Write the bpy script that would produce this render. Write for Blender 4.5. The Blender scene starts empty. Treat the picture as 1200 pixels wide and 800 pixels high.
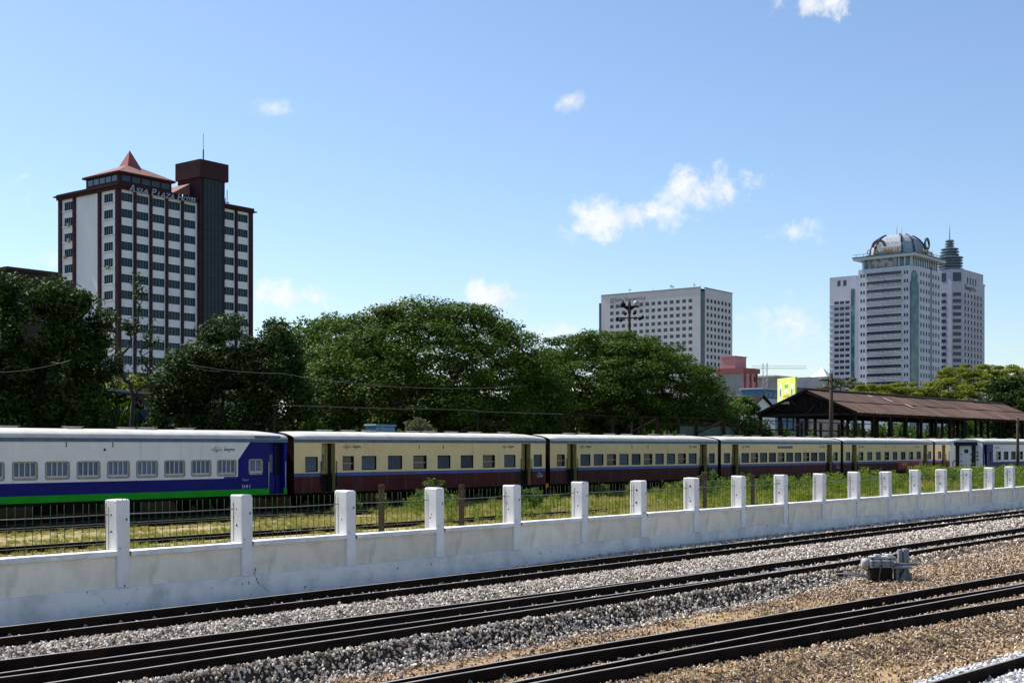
import bpy, math, random
import numpy as np
from mathutils import Vector, Matrix

random.seed(7)
rng = np.random.default_rng(11)
R = math.radians
sc = bpy.context.scene
col = sc.collection

# ------------------------------------------------------------------ camera
cam = bpy.data.cameras.new('camera')
cam.sensor_width = 36.0
cam.lens = 44.7
cam.shift_y = 0.1025
cam.clip_start = 0.1
cam.clip_end = 9000
co = bpy.data.objects.new('camera', cam)
col.objects.link(co)
co.location = (0, 0, 2.85)
co.rotation_euler = (R(90), 0, R(-50))
sc.camera = co

# ------------------------------------------------------------------ sky and sun
SUN_AZ, SUN_EL = R(96), R(52)            # azimuth from +X, counter-clockwise
SKY_STRENGTH = 0.121
w = bpy.data.worlds.new('World')
sc.world = w
w.use_nodes = True
NT = w.node_tree
for n in list(NT.nodes):
    NT.nodes.remove(n)


def wn(t, **k):
    n = NT.nodes.new(t)
    for a, b in k.items():
        setattr(n, a, b)
    return n


def wmath(op, a, b=None, c=None, clamp=False):
    n = wn('ShaderNodeMath', operation=op)
    n.use_clamp = clamp
    for i, v in enumerate((a, b, c)):
        if v is None:
            continue
        if isinstance(v, (int, float)):
            n.inputs[i].default_value = v
        else:
            NT.links.new(v, n.inputs[i])
    return n.outputs[0]


sky = wn('ShaderNodeTexSky', sky_type='NISHITA')
sky.sun_disc = False
sky.sun_elevation = SUN_EL
sky.sun_rotation = R(90) - SUN_AZ
sky.altitude = 0
sky.air_density = 1.0
sky.dust_density = 0.5
sky.ozone_density = 10.0
tc = wn('ShaderNodeTexCoord')
sep = wn('ShaderNodeSeparateXYZ')
NT.links.new(tc.outputs['Generated'], sep.inputs[0])
az = wmath('ARCTAN2', sep.outputs[1], sep.outputs[0])
el = wmath('ARCSINE', sep.outputs[2])
nz = wn('ShaderNodeTexNoise')
nz.inputs['Scale'].default_value = 26
nz.inputs['Detail'].default_value = 9
nz.inputs['Roughness'].default_value = 0.62
nz.inputs['Distortion'].default_value = 0.25
NT.links.new(tc.outputs['Generated'], nz.inputs['Vector'])
nz2 = wn('ShaderNodeTexNoise')
nz2.inputs['Scale'].default_value = 70
nz2.inputs['Detail'].default_value = 6
nz2.inputs['Roughness'].default_value = 0.65
NT.links.new(tc.outputs['Generated'], nz2.inputs['Vector'])
# small fair-weather clouds: azimuth from the view line (deg, + = left), elevation, half width, half height, strength
CLOUDS = [
    (-5.1, 10.1, 3.4, 1.05, 1.25, 0.6), (-8.4, 11.2, 2.3, 1.05, 1.2, 0.6), (-10.9, 11.5, 1.2, 0.6, 1.0),
    (-2.6, 15.1, 0.95, 0.75, 1.5, 0.45), (10.1, 14.6, 1.2, 0.45, 0.45), (21.4, 10.3, 1.0, 0.8, 0.95),
    (9.7, 6.6, 2.2, 0.8, 0.95), (0.7, 6.6, 1.6, 1.3, 1.3, 0.7), (5.7, 6.0, 1.8, 0.7, 1.0),
    (-13.3, 18.8, 2.1, 0.9, 1.0), (-12.4, 9.3, 1.8, 0.5, 0.7), (-12.2, 5.4, 3.6, 1.4, 0.62),
    (20.2, 8.0, 1.2, 0.6, 0.8), (-2.6, 5.2, 2.4, 0.55, 0.9),
    (48, 8, 3.0, 1.1, 0.9), (100, 9, 3.0, 1.1, 0.9), (170, 8, 3.0, 1.1, 0.9), (-50, 10, 3.0, 1.1, 0.9), (-110, 8, 3.0, 1.1, 0.9),
]
total = None
ndev = wmath('SUBTRACT', nz.outputs[0], 0.5)
nd2 = wmath('SUBTRACT', nz2.outputs[0], 0.5)
nsum = wmath('ADD', wmath('MULTIPLY', ndev, 4.2), wmath('MULTIPLY', nd2, 1.6))
for (a, e, wa, we, s, *opt) in CLOUDS:
    a0 = R(40 + a)
    if a0 > math.pi:
        a0 -= 2 * math.pi
    if a0 < -math.pi:
        a0 += 2 * math.pi
    dx = wmath('MULTIPLY', wmath('SUBTRACT', az, a0), 1 / R(wa))
    dy = wmath('MULTIPLY', wmath('SUBTRACT', el, R(e)), 1 / R(we))
    r2 = wmath('SQRT', wmath('ADD', wmath('MULTIPLY', dx, dx), wmath('MULTIPLY', dy, dy)))
    m = wmath('MULTIPLY', wmath('SUBTRACT', 1.05, r2, clamp=False), 0.75)
    m = wmath('MULTIPLY', wmath('ADD', m, wmath('MULTIPLY', nsum, opt[0] if opt else 1.0)), s)
    m = wmath('MULTIPLY', m, wmath('MULTIPLY', wmath('SUBTRACT', 1.7, r2), 2.2, clamp=True))
    total = m if total is None else wmath('MAXIMUM', total, m)
cmask = wn('ShaderNodeMapRange', interpolation_type='SMOOTHSTEP')
cmask.inputs['From Min'].default_value = 0.05
cmask.inputs['From Max'].default_value = 1.05
cmask.inputs['To Max'].default_value = 0.88
NT.links.new(total, cmask.inputs['Value'])
# thin even haze of high humidity, stronger towards the horizon (all round)
cmix = wn('ShaderNodeMixRGB')
ccol = wn('ShaderNodeMixRGB')
ccol.inputs[1].default_value = (4.6, 4.8, 5.1, 1)
ccol.inputs[2].default_value = (5.5, 5.55, 5.6, 1)
cr0 = wn('ShaderNodeMapRange')
cr0.inputs['From Min'].default_value = 0.42
cr0.inputs['From Max'].default_value = 0.60
NT.links.new(nz.outputs[0], cr0.inputs['Value'])
NT.links.new(cr0.outputs[0], ccol.inputs[0])
NT.links.new(ccol.outputs[0], cmix.inputs[2])
NT.links.new(cmask.outputs[0], cmix.inputs[0])
skysat = wn('ShaderNodeMixRGB', blend_type='MULTIPLY')      # the camera's white balance, same all over the sky
skysat.inputs[0].default_value = 1.0
skysat.inputs[2].default_value = (1.32, 1.085, 0.895, 1)
NT.links.new(sky.outputs[0], skysat.inputs[1])
NT.links.new(skysat.outputs[0], cmix.inputs[1])
w.cycles.sampling_method = 'MANUAL'
w.cycles.sample_map_resolution = 512
bg = wn('ShaderNodeBackground')
bg.inputs['Strength'].default_value = SKY_STRENGTH
NT.links.new(cmix.outputs[0], bg.inputs['Color'])
wo = wn('ShaderNodeOutputWorld')
NT.links.new(bg.outputs[0], wo.inputs['Surface'])

sun = bpy.data.lights.new('sun', 'SUN')
sun.energy = 5.0
sun.angle = R(0.5)
sun.color = (1.0, 0.955, 0.88)
so = bpy.data.objects.new('sun', sun)
col.objects.link(so)
sd = Vector((math.cos(SUN_AZ) * math.cos(SUN_EL), math.sin(SUN_AZ) * math.cos(SUN_EL), math.sin(SUN_EL)))
so.rotation_euler = sd.to_track_quat('Z', 'Y').to_euler()
so.location = (0, 60, 80)

sc.view_settings.view_transform = 'Standard'
sc.view_settings.look = 'None'
sc.view_settings.exposure = 0.62
sc.view_settings.gamma = 1.0
sc.view_settings.use_curve_mapping = False
sc.render.engine = 'CYCLES'
sc.cycles.max_bounces = 4
sc.cycles.diffuse_bounces = 2
sc.cycles.glossy_bounces = 2
sc.cycles.transparent_max_bounces = 8
sc.cycles.caustics_reflective = False
sc.cycles.caustics_refractive = False


# ------------------------------------------------------------------ materials
def mat(name, c, rough=0.7, c2=None, scale=4.0, lo=0.4, hi=0.65, detail=5.0, bump=0.0, bscale=None, spec=0.3,
        metal=0.0, stretch=None, c3=None, scale3=30.0, t3=0.68, coat=0.0, rand=0.0, transl=0.0, stretch3=None):
    m = bpy.data.materials.new(name)
    m.use_nodes = True
    t = m.node_tree
    b = t.nodes['Principled BSDF']
    b.inputs['Base Color'].default_value = (*c, 1)
    b.inputs['Roughness'].default_value = rough
    b.inputs['Specular IOR Level'].default_value = spec
    b.inputs['Metallic'].default_value = metal
    if coat:
        b.inputs['Coat Weight'].default_value = coat
    tcn = t.nodes.new('ShaderNodeTexCoord')
    vec = tcn.outputs['Object']
    if stretch:
        mp = t.nodes.new('ShaderNodeMapping')
        mp.inputs['Scale'].default_value = stretch
        t.links.new(vec, mp.inputs[0])
        vec = mp.outputs[0]
    out = None
    if c2 is not None:
        n = t.nodes.new('ShaderNodeTexNoise')
        n.inputs['Scale'].default_value = scale
        n.inputs['Detail'].default_value = detail
        n.inputs['Roughness'].default_value = 0.6
        t.links.new(vec, n.inputs['Vector'])
        mr = t.nodes.new('ShaderNodeMapRange')
        mr.inputs['From Min'].default_value = lo
        mr.inputs['From Max'].default_value = hi
        t.links.new(n.outputs[0], mr.inputs['Value'])
        mx = t.nodes.new('ShaderNodeMixRGB')
        mx.inputs[1].default_value = (*c, 1)
        mx.inputs[2].default_value = (*c2, 1)
        t.links.new(mr.outputs[0], mx.inputs[0])
        out = mx.outputs[0]
    if c3 is not None:
        n = t.nodes.new('ShaderNodeTexNoise')
        n.inputs['Scale'].default_value = scale3
        n.inputs['Detail'].default_value = 3
        v3 = tcn.outputs['Object']
        if stretch3:
            mp3 = t.nodes.new('ShaderNodeMapping')
            mp3.inputs['Scale'].default_value = stretch3
            t.links.new(v3, mp3.inputs[0])
            v3 = mp3.outputs[0]
        t.links.new(v3, n.inputs['Vector'])
        mr = t.nodes.new('ShaderNodeMapRange')
        mr.inputs['From Min'].default_value = t3
        mr.inputs['From Max'].default_value = t3 + (0.06 if stretch3 is None else 0.22)
        t.links.new(n.outputs[0], mr.inputs['Value'])
        mx = t.nodes.new('ShaderNodeMixRGB')
        mx.inputs[1].default_value = (*c, 1)
        if out:
            t.links.new(out, mx.inputs[1])
        mx.inputs[2].default_value = (*c3, 1)
        t.links.new(mr.outputs[0], mx.inputs[0])
        out = mx.outputs[0]
    if rand:
        oi = t.nodes.new('ShaderNodeObjectInfo')
        hs = t.nodes.new('ShaderNodeHueSaturation')
        mr = t.nodes.new('ShaderNodeMapRange')
        mr.inputs['To Min'].default_value = 1 - rand
        mr.inputs['To Max'].default_value = 1 + rand
        t.links.new(oi.outputs['Random'], mr.inputs['Value'])
        t.links.new(mr.outputs[0], hs.inputs['Value'])
        hs.inputs['Color'].default_value = (*c, 1)
        if out:
            t.links.new(out, hs.inputs['Color'])
        out = hs.outputs[0]
    if out:
        t.links.new(out, b.inputs['Base Color'])
    if bump:
        n = t.nodes.new('ShaderNodeTexNoise')
        n.inputs['Scale'].default_value = bscale or scale * 4
        n.inputs['Detail'].default_value = 6
        t.links.new(tcn.outputs['Object'], n.inputs['Vector'])
        bp = t.nodes.new('ShaderNodeBump')
        bp.inputs['Strength'].default_value = bump
        bp.inputs['Distance'].default_value = 0.02
        t.links.new(n.outputs[0], bp.inputs['Height'])
        t.links.new(bp.outputs[0], b.inputs['Normal'])
    if transl:
        tr = t.nodes.new('ShaderNodeBsdfTranslucent')
        ms = t.nodes.new('ShaderNodeMixShader')
        ms.inputs[0].default_value = transl
        if out:
            t.links.new(out, tr.inputs['Color'])
        else:
            tr.inputs['Color'].default_value = (*c, 1)
        t.links.new(b.outputs[0], ms.inputs[1])
        t.links.new(tr.outputs[0], ms.inputs[2])
        t.links.new(ms.outputs[0], t.nodes['Material Output'].inputs['Surface'])
    return m


def leafmat(name, ca, cb, cc, transl=0.35):
    """foliage: colour varies from leaf to leaf and from bough to bough"""
    m = bpy.data.materials.new(name)
    m.use_nodes = True
    t = m.node_tree
    b = t.nodes['Principled BSDF']
    b.inputs['Roughness'].default_value = 0.6
    b.inputs['Specular IOR Level'].default_value = 0.10
    g = t.nodes.new('ShaderNodeNewGeometry')
    tcn = t.nodes.new('ShaderNodeTexCoord')
    n = t.nodes.new('ShaderNodeTexNoise')
    n.inputs['Scale'].default_value = 0.45
    n.inputs['Detail'].default_value = 3
    t.links.new(tcn.outputs['Object'], n.inputs['Vector'])
    mr = t.nodes.new('ShaderNodeMapRange')
    mr.inputs['From Min'].default_value = 0.35
    mr.inputs['From Max'].default_value = 0.65
    t.links.new(n.outputs[0], mr.inputs['Value'])
    m1 = t.nodes.new('ShaderNodeMixRGB')
    m1.inputs[1].default_value = (*ca, 1)
    m1.inputs[2].default_value = (*cb, 1)
    t.links.new(mr.outputs[0], m1.inputs[0])
    m2 = t.nodes.new('ShaderNodeMixRGB')
    m2.inputs[2].default_value = (*cc, 1)
    pw = t.nodes.new('ShaderNodeMath')
    pw.operation = 'POWER'
    pw.inputs[1].default_value = 3.0
    t.links.new(g.outputs['Random Per Island'], pw.inputs[0])
    t.links.new(pw.outputs[0], m2.inputs[0])
    t.links.new(m1.outputs[0], m2.inputs[1])
    t.links.new(m2.outputs[0], b.inputs['Base Color'])
    tr = t.nodes.new('ShaderNodeBsdfTranslucent')
    t.links.new(m2.outputs[0], tr.inputs['Color'])
    ms = t.nodes.new('ShaderNodeMixShader')
    ms.inputs[0].default_value = transl
    t.links.new(b.outputs[0], ms.inputs[1])
    t.links.new(tr.outputs[0], ms.inputs[2])
    t.links.new(ms.outputs[0], t.nodes['Material Output'].inputs['Surface'])
    return m


def stonemat(name, cols):
    m = mat(name, (0.4, 0.4, 0.4), 0.92, spec=0.08)
    t = m.node_tree
    b = t.nodes['Principled BSDF']
    oi = t.nodes.new('ShaderNodeObjectInfo')
    rp = t.nodes.new('ShaderNodeValToRGB')
    rp.color_ramp.interpolation = 'LINEAR'
    while len(rp.color_ramp.elements) < len(cols):
        rp.color_ramp.elements.new(0.5)
    for e, (p, c) in zip(rp.color_ramp.elements, cols):
        e.position = p
        e.color = (*c, 1)
    t.links.new(oi.outputs['Random'], rp.inputs[0])
    n = t.nodes.new('ShaderNodeTexNoise')
    n.inputs['Scale'].default_value = 1.6
    n.inputs['Detail'].default_value = 4
    tcn = t.nodes.new('ShaderNodeTexCoord')
    t.links.new(tcn.outputs['Object'], n.inputs['Vector'])
    mr = t.nodes.new('ShaderNodeMapRange')
    mr.inputs['From Min'].default_value = 0.3
    mr.inputs['From Max'].default_value = 0.7
    mr.inputs['To Min'].default_value = 0.72
    mr.inputs['To Max'].default_value = 1.15
    t.links.new(n.outputs[0], mr.inputs['Value'])
    hs = t.nodes.new('ShaderNodeHueSaturation')
    t.links.new(rp.outputs[0], hs.inputs['Color'])
    t.links.new(mr.outputs[0], hs.inputs['Value'])
    t.links.new(hs.outputs[0], b.inputs['Base Color'])
    return m


M = {}
M['whitewash'] = mat('whitewash', (0.84, 0.81, 0.785), 0.85, (0.66, 0.645, 0.63), 2.2, 0.42, 0.75, 8, 0.25, 40, c3=(0.16, 0.14, 0.12), scale3=8.0, t3=0.69, rand=0.06)
M['plinth'] = mat('plinth_paint', (0.82, 0.79, 0.755), 0.85, (0.54, 0.53, 0.51), 1.7, 0.44, 0.72, 9, 0.35, 26, c3=(0.10, 0.09, 0.08), scale3=6.0, t3=0.665)
M['panel'] = mat('bare_render', (0.86, 0.78, 0.65), 0.9, (0.72, 0.64, 0.52), 2.0, 0.40, 0.66, 9, 0.4, 35, c3=(0.54, 0.48, 0.38), scale3=3.0, t3=0.63, stretch3=(1.3, 1.3, 0.30), rand=0.10)
M['coping'] = mat('coping_paint', (0.84, 0.82, 0.79), 0.85, (0.58, 0.57, 0.55), 2.6, 0.44, 0.74, 8, 0.25, 40, c3=(0.12, 0.10, 0.09), scale3=7.5, t3=0.67)
M['hole'] = mat('dark_hole', (0.012, 0.011, 0.01), 1.0)
M['fencegreen'] = mat('green_wire_paint', (0.010, 0.070, 0.018), 0.6, (0.025, 0.05, 0.015), 3, spec=0.1)
M['wire'] = mat('galvanised_wire', (0.20, 0.195, 0.19), 0.6, metal=0.2)
M['railtop'] = mat('rail_head', (0.34, 0.32, 0.30), 0.5, (0.22, 0.19, 0.17), 1.2, metal=0.2)
M['railside'] = mat('rail_rust', (0.012, 0.009, 0.008), 0.9, (0.026, 0.016, 0.012), 2.5, spec=0.05)
M['sleeper'] = mat('sleeper_concrete', (0.22, 0.20, 0.175), 0.9, (0.12, 0.10, 0.085), 4, bump=0.4)
M['clip'] = mat('rail_clip_steel', (0.30, 0.26, 0.22), 0.7)
M['stone_grey'] = stonemat('ballast_grey', [(0.0, (0.11, 0.08, 0.06)), (0.2, (0.34, 0.275, 0.215)), (0.55, (0.55, 0.475, 0.39)), (0.85, (0.70, 0.63, 0.545)), (1.0, (0.80, 0.75, 0.68))])
M['stone_brown'] = stonemat('ballast_brown', [(0.0, (0.08, 0.045, 0.028)), (0.28, (0.26, 0.17, 0.105)), (0.6, (0.46, 0.335, 0.22)), (0.9, (0.60, 0.48, 0.36)), (1.0, (0.74, 0.66, 0.56))])
M['stone_white'] = stonemat('ballast_white', [(0.0, (0.25, 0.24, 0.22)), (0.2, (0.50, 0.50, 0.48)), (0.7, (0.66, 0.66, 0.65)), (1.0, (0.80, 0.80, 0.80))])
M['grey_steel'] = mat('grey_paint_steel', (0.20, 0.21, 0.225), 0.5, (0.13, 0.135, 0.14), 3, c3=(0.09, 0.05, 0.03), scale3=9, t3=0.68)
M['lightgrey'] = mat('light_grey_paint', (0.45, 0.46, 0.48), 0.5, (0.30, 0.30, 0.31), 4)
M['black'] = mat('black_steel', (0.010, 0.010, 0.012), 0.8, (0.020, 0.017, 0.016), 3, spec=0.1)
M['rustpost'] = mat('rusty_post', (0.060, 0.036, 0.024), 0.85, (0.03, 0.02, 0.016), 5)
M['timberdark'] = mat('dark_timber', (0.022, 0.016, 0.014), 0.9, (0.012, 0.010, 0.009), 3, spec=0.08)
# train
M['cream'] = mat('cream_coach_paint', (0.70, 0.55, 0.30), 0.5, (0.60, 0.46, 0.25), 1.3, 0.4, 0.8, 7, spec=0.2, c3=(0.42, 0.33, 0.19), scale3=2.6, t3=0.60, stretch3=(1.5, 1, 0.12), rand=0.08)
M['maroon'] = mat('maroon_coach_paint', (0.070, 0.009, 0.012), 0.55, (0.040, 0.008, 0.009), 1.3, spec=0.12, c3=(0.055, 0.034, 0.026), scale3=2.2, t3=0.52, stretch3=(1.5, 1, 0.2), rand=0.15)
M['bluestripe'] = mat('blue_stripe_paint', (0.035, 0.085, 0.33), 0.45, (0.03, 0.06, 0.22), 1.5)
M['coachwhite'] = mat('white_coach_paint', (0.72, 0.71, 0.72), 0.5, (0.62, 0.61, 0.62), 1.0, 0.4, 0.8, 7, spec=0.2, c3=(0.52, 0.50, 0.49), scale3=2.4, t3=0.60, stretch3=(1.8, 1, 0.10))
M['coachblue'] = mat('blue_coach_paint', (0.003, 0.006, 0.155), 0.5, (0.003, 0.005, 0.12), 1.2, spec=0.15, c3=(0.012, 0.014, 0.08), scale3=2.4, t3=0.60, stretch3=(1.8, 1, 0.2))
M['coachgreen'] = mat('green_coach_paint', (0.005, 0.31, 0.008), 0.5, (0.005, 0.25, 0.008), 1.4, spec=0.15)
M['gutter'] = mat('blue_gutter', (0.085, 0.135, 0.23), 0.5, (0.06, 0.09, 0.15), 2)
M['roofpaint'] = mat('coach_roof_paint', (0.55, 0.53, 0.49), 0.8, (0.41, 0.385, 0.35), 1.4, 0.4, 0.75, 7, bump=0.1, bscale=12)
M['coachend'] = mat('shaded_maroon_end', (0.026, 0.007, 0.008), 0.8, (0.012, 0.007, 0.007), 2, spec=0.05)  # maroon darkened to carry the shade in the gaps between coaches
M['doorcream'] = mat('ochre_door', (0.36, 0.29, 0.115), 0.6, (0.27, 0.21, 0.08), 2)
M['pane'] = mat('coach_glass', (0.020, 0.026, 0.034), 0.12, spec=0.6)
M['blind'] = mat('blue_blind', (0.135, 0.185, 0.30), 0.75, (0.10, 0.14, 0.23), 3, rand=0.3)
M['louver'] = mat('grey_louver', (0.085, 0.105, 0.145), 0.6, (0.06, 0.075, 0.10), 5, rand=0.45)
M['winframe'] = mat('tarnished_window_frame', (0.33, 0.31, 0.255), 0.5, (0.24, 0.21, 0.16), 5)
M['barpale'] = mat('pale_bar', (0.46, 0.46, 0.46), 0.5)
M['under'] = mat('underframe_black', (0.010, 0.009, 0.009), 0.95, (0.018, 0.014, 0.012), 3, spec=0.05)
M['letterdark'] = mat('dark_lettering', (0.03, 0.025, 0.03), 0.6)
M['letterpale'] = mat('pale_lettering', (0.50, 0.50, 0.55), 0.6)
M['banner'] = mat('red_yellow_banner', (0.30, 0.022, 0.022), 0.6, (0.42, 0.22, 0.02), 0.55, 0.47, 0.53, 3)
M['interior'] = mat('coach_interior', (0.06, 0.055, 0.05), 0.9)
M['bluecrate'] = mat('blue_tarpaulin', (0.09, 0.20, 0.32), 0.6, (0.06, 0.14, 0.24), 3)
# buildings
M['hwhite'] = mat('hotel_white_render', (0.76, 0.77, 0.80), 0.85, (0.66, 0.67, 0.70), 0.35, 0.4, 0.75, 6, stretch=(1, 1, 0.3))
M['hbrown'] = mat('hotel_brown', (0.058, 0.028, 0.033), 0.85, (0.042, 0.022, 0.027), 0.4, spec=0.1)
M['hroof'] = mat('hotel_tile_roof', (0.24, 0.115, 0.095), 0.85, (0.17, 0.08, 0.07), 0.8)
M['hglass'] = mat('hotel_glass', (0.014, 0.046, 0.064), 0.15, (0.02, 0.055, 0.065), 0.5, spec=0.35)
M['hmull'] = mat('hotel_mullion', (0.020, 0.036, 0.044), 0.6, spec=0.15)
M['curtain'] = mat('hotel_curtain_wall', (0.012, 0.024, 0.034), 0.25, (0.030, 0.032, 0.024), 0.5, spec=0.2)
M['sign'] = mat('sign_letters', (0.27, 0.33, 0.43), 0.5)
M['sgrey'] = mat('pinkish_render', (0.62, 0.59, 0.59), 0.85, (0.55, 0.53, 0.53), 0.12)
M['sglass'] = mat('tower_glass', (0.035, 0.060, 0.10), 0.12, (0.05, 0.08, 0.125), 0.3, spec=0.6)
M['sglass2'] = mat('tower_glass_dark', (0.02, 0.028, 0.045), 0.2, (0.03, 0.04, 0.06), 0.3, spec=0.5)
M['strip'] = mat('blue_glass_strip', (0.03, 0.07, 0.115), 0.2, (0.02, 0.045, 0.075), 0.3, spec=0.5)
M['bankw'] = mat('bank_white', (0.54, 0.58, 0.66), 0.8, (0.46, 0.50, 0.58), 0.1)
M['tealglass'] = mat('teal_glass', (0.012, 0.060, 0.085), 0.15, (0.055, 0.18, 0.20), 0.22, 0.45, 0.62, spec=0.6)
M['eave'] = mat('green_eave_edge', (0.085, 0.165, 0.18), 0.6)
M['dome'] = mat('dome_tiles', (0.36, 0.39, 0.44), 0.85, (0.26, 0.28, 0.32), 0.9, spec=0.05)
M['rib'] = mat('dome_blue_rib', (0.012, 0.030, 0.085), 0.5)
M['gold'] = mat('gold_letters', (0.42, 0.21, 0.055), 0.5)
M['arcred'] = mat('arc_red', (0.17, 0.05, 0.075), 0.6)
M['arcgreen'] = mat('arc_green', (0.05, 0.11, 0.11), 0.6)
M['lav'] = mat('lavender_render', (0.46, 0.475, 0.56), 0.85, (0.40, 0.415, 0.50), 0.1)
M['disc'] = mat('pagoda_metal', (0.16, 0.215, 0.27), 0.6, (0.11, 0.15, 0.19), 0.5)
M['pink'] = mat('pink_render', (0.60, 0.26, 0.26), 0.85, (0.48, 0.19, 0.19), 0.4)
M['pinkdark'] = mat('dark_red_render', (0.30, 0.085, 0.08), 0.85)
M['greywall'] = mat('grey_wall', (0.33, 0.31, 0.30), 0.9, (0.26, 0.25, 0.24), 0.3)
M['bluewall'] = mat('blue_sheet', (0.045, 0.15, 0.30), 0.7, (0.09, 0.18, 0.27), 0.5)
M['boardyellow'] = mat('billboard_yellow', (0.58, 0.66, 0.09), 0.6, (0.66, 0.70, 0.22), 0.5)
M['boardwhite'] = mat('billboard_white', (0.70, 0.70, 0.72), 0.6)
M['boardgreen'] = mat('billboard_green', (0.14, 0.42, 0.10), 0.6)
M['boardblue'] = mat('billboard_blue', (0.10, 0.13, 0.30), 0.6)
M['boardorange'] = mat('billboard_ochre', (0.45, 0.33, 0.05), 0.6)
M['rustroof'] = mat('rusty_roof_sheet', (0.088, 0.049, 0.035), 0.85, (0.140, 0.082, 0.056), 0.7, 0.4, 0.65, 8, stretch=(1, 0.25, 1), bump=0.2, bscale=3, rand=0.22)
M['skylight'] = mat('pale_roof_sheet', (0.45, 0.42, 0.38), 0.7)
M['hutwall'] = mat('blue_grey_hut', (0.075, 0.10, 0.16), 0.8)
M['hutroof'] = mat('pale_hut_roof', (0.38, 0.44, 0.52), 0.6)
M['glasspyr'] = mat('white_glazed_pyramid', (0.72, 0.74, 0.74), 0.4)
# plants
M['bark'] = mat('bark', (0.060, 0.048, 0.038), 0.95, (0.035, 0.028, 0.022), 3, bump=0.5, bscale=8)
M['leaf_dark'] = leafmat('leaf_dark', (0.008, 0.022, 0.004), (0.020, 0.048, 0.007), (0.085, 0.13, 0.022), 0.25)
M['leaf_rain'] = leafmat('leaf_rain_tree', (0.024, 0.060, 0.004), (0.056, 0.103, 0.006), (0.100, 0.150, 0.012), 0.25)
M['leaf_yellow'] = leafmat('leaf_yellow_green', (0.125, 0.170, 0.014), (0.185, 0.215, 0.018), (0.26, 0.27, 0.04))
M['leaf_bright'] = leafmat('leaf_bright', (0.050, 0.115, 0.020), (0.085, 0.16, 0.028), (0.15, 0.21, 0.05))
M['leaf_pale'] = leafmat('leaf_pale', (0.065, 0.095, 0.030), (0.10, 0.12, 0.05), (0.19, 0.19, 0.11))
M['grass_dry'] = leafmat('grass_dry', (0.34, 0.30, 0.085), (0.24, 0.25, 0.05), (0.46, 0.40, 0.16), 0.3)
M['grass_green'] = leafmat('grass_green', (0.17, 0.205, 0.026), (0.235, 0.24, 0.036), (0.36, 0.33, 0.08), 0.3)
M['straw'] = leafmat('straw', (0.38, 0.27, 0.12), (0.45, 0.33, 0.16), (0.56, 0.44, 0.24), 0.2)
M['flower'] = mat('orange_flower', (0.55, 0.14, 0.02), 0.6)
M['earth'] = mat('earth', (0.20, 0.165, 0.11), 0.95, (0.10, 0.105, 0.045), 0.25, 0.42, 0.6, 8, bump=0.5, bscale=6)
M['grassland'] = mat('grassy_earth', (0.33, 0.24, 0.13), 0.95, (0.21, 0.19, 0.06), 0.5, 0.40, 0.62, 9, bump=0.8, bscale=9)
M['platform'] = mat('platform_shaded_concrete', (0.020, 0.020, 0.014), 0.95, (0.012, 0.014, 0.008), 0.6, bump=0.2)  # near-black concrete: the shade below the coaches is put into its colour


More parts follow.
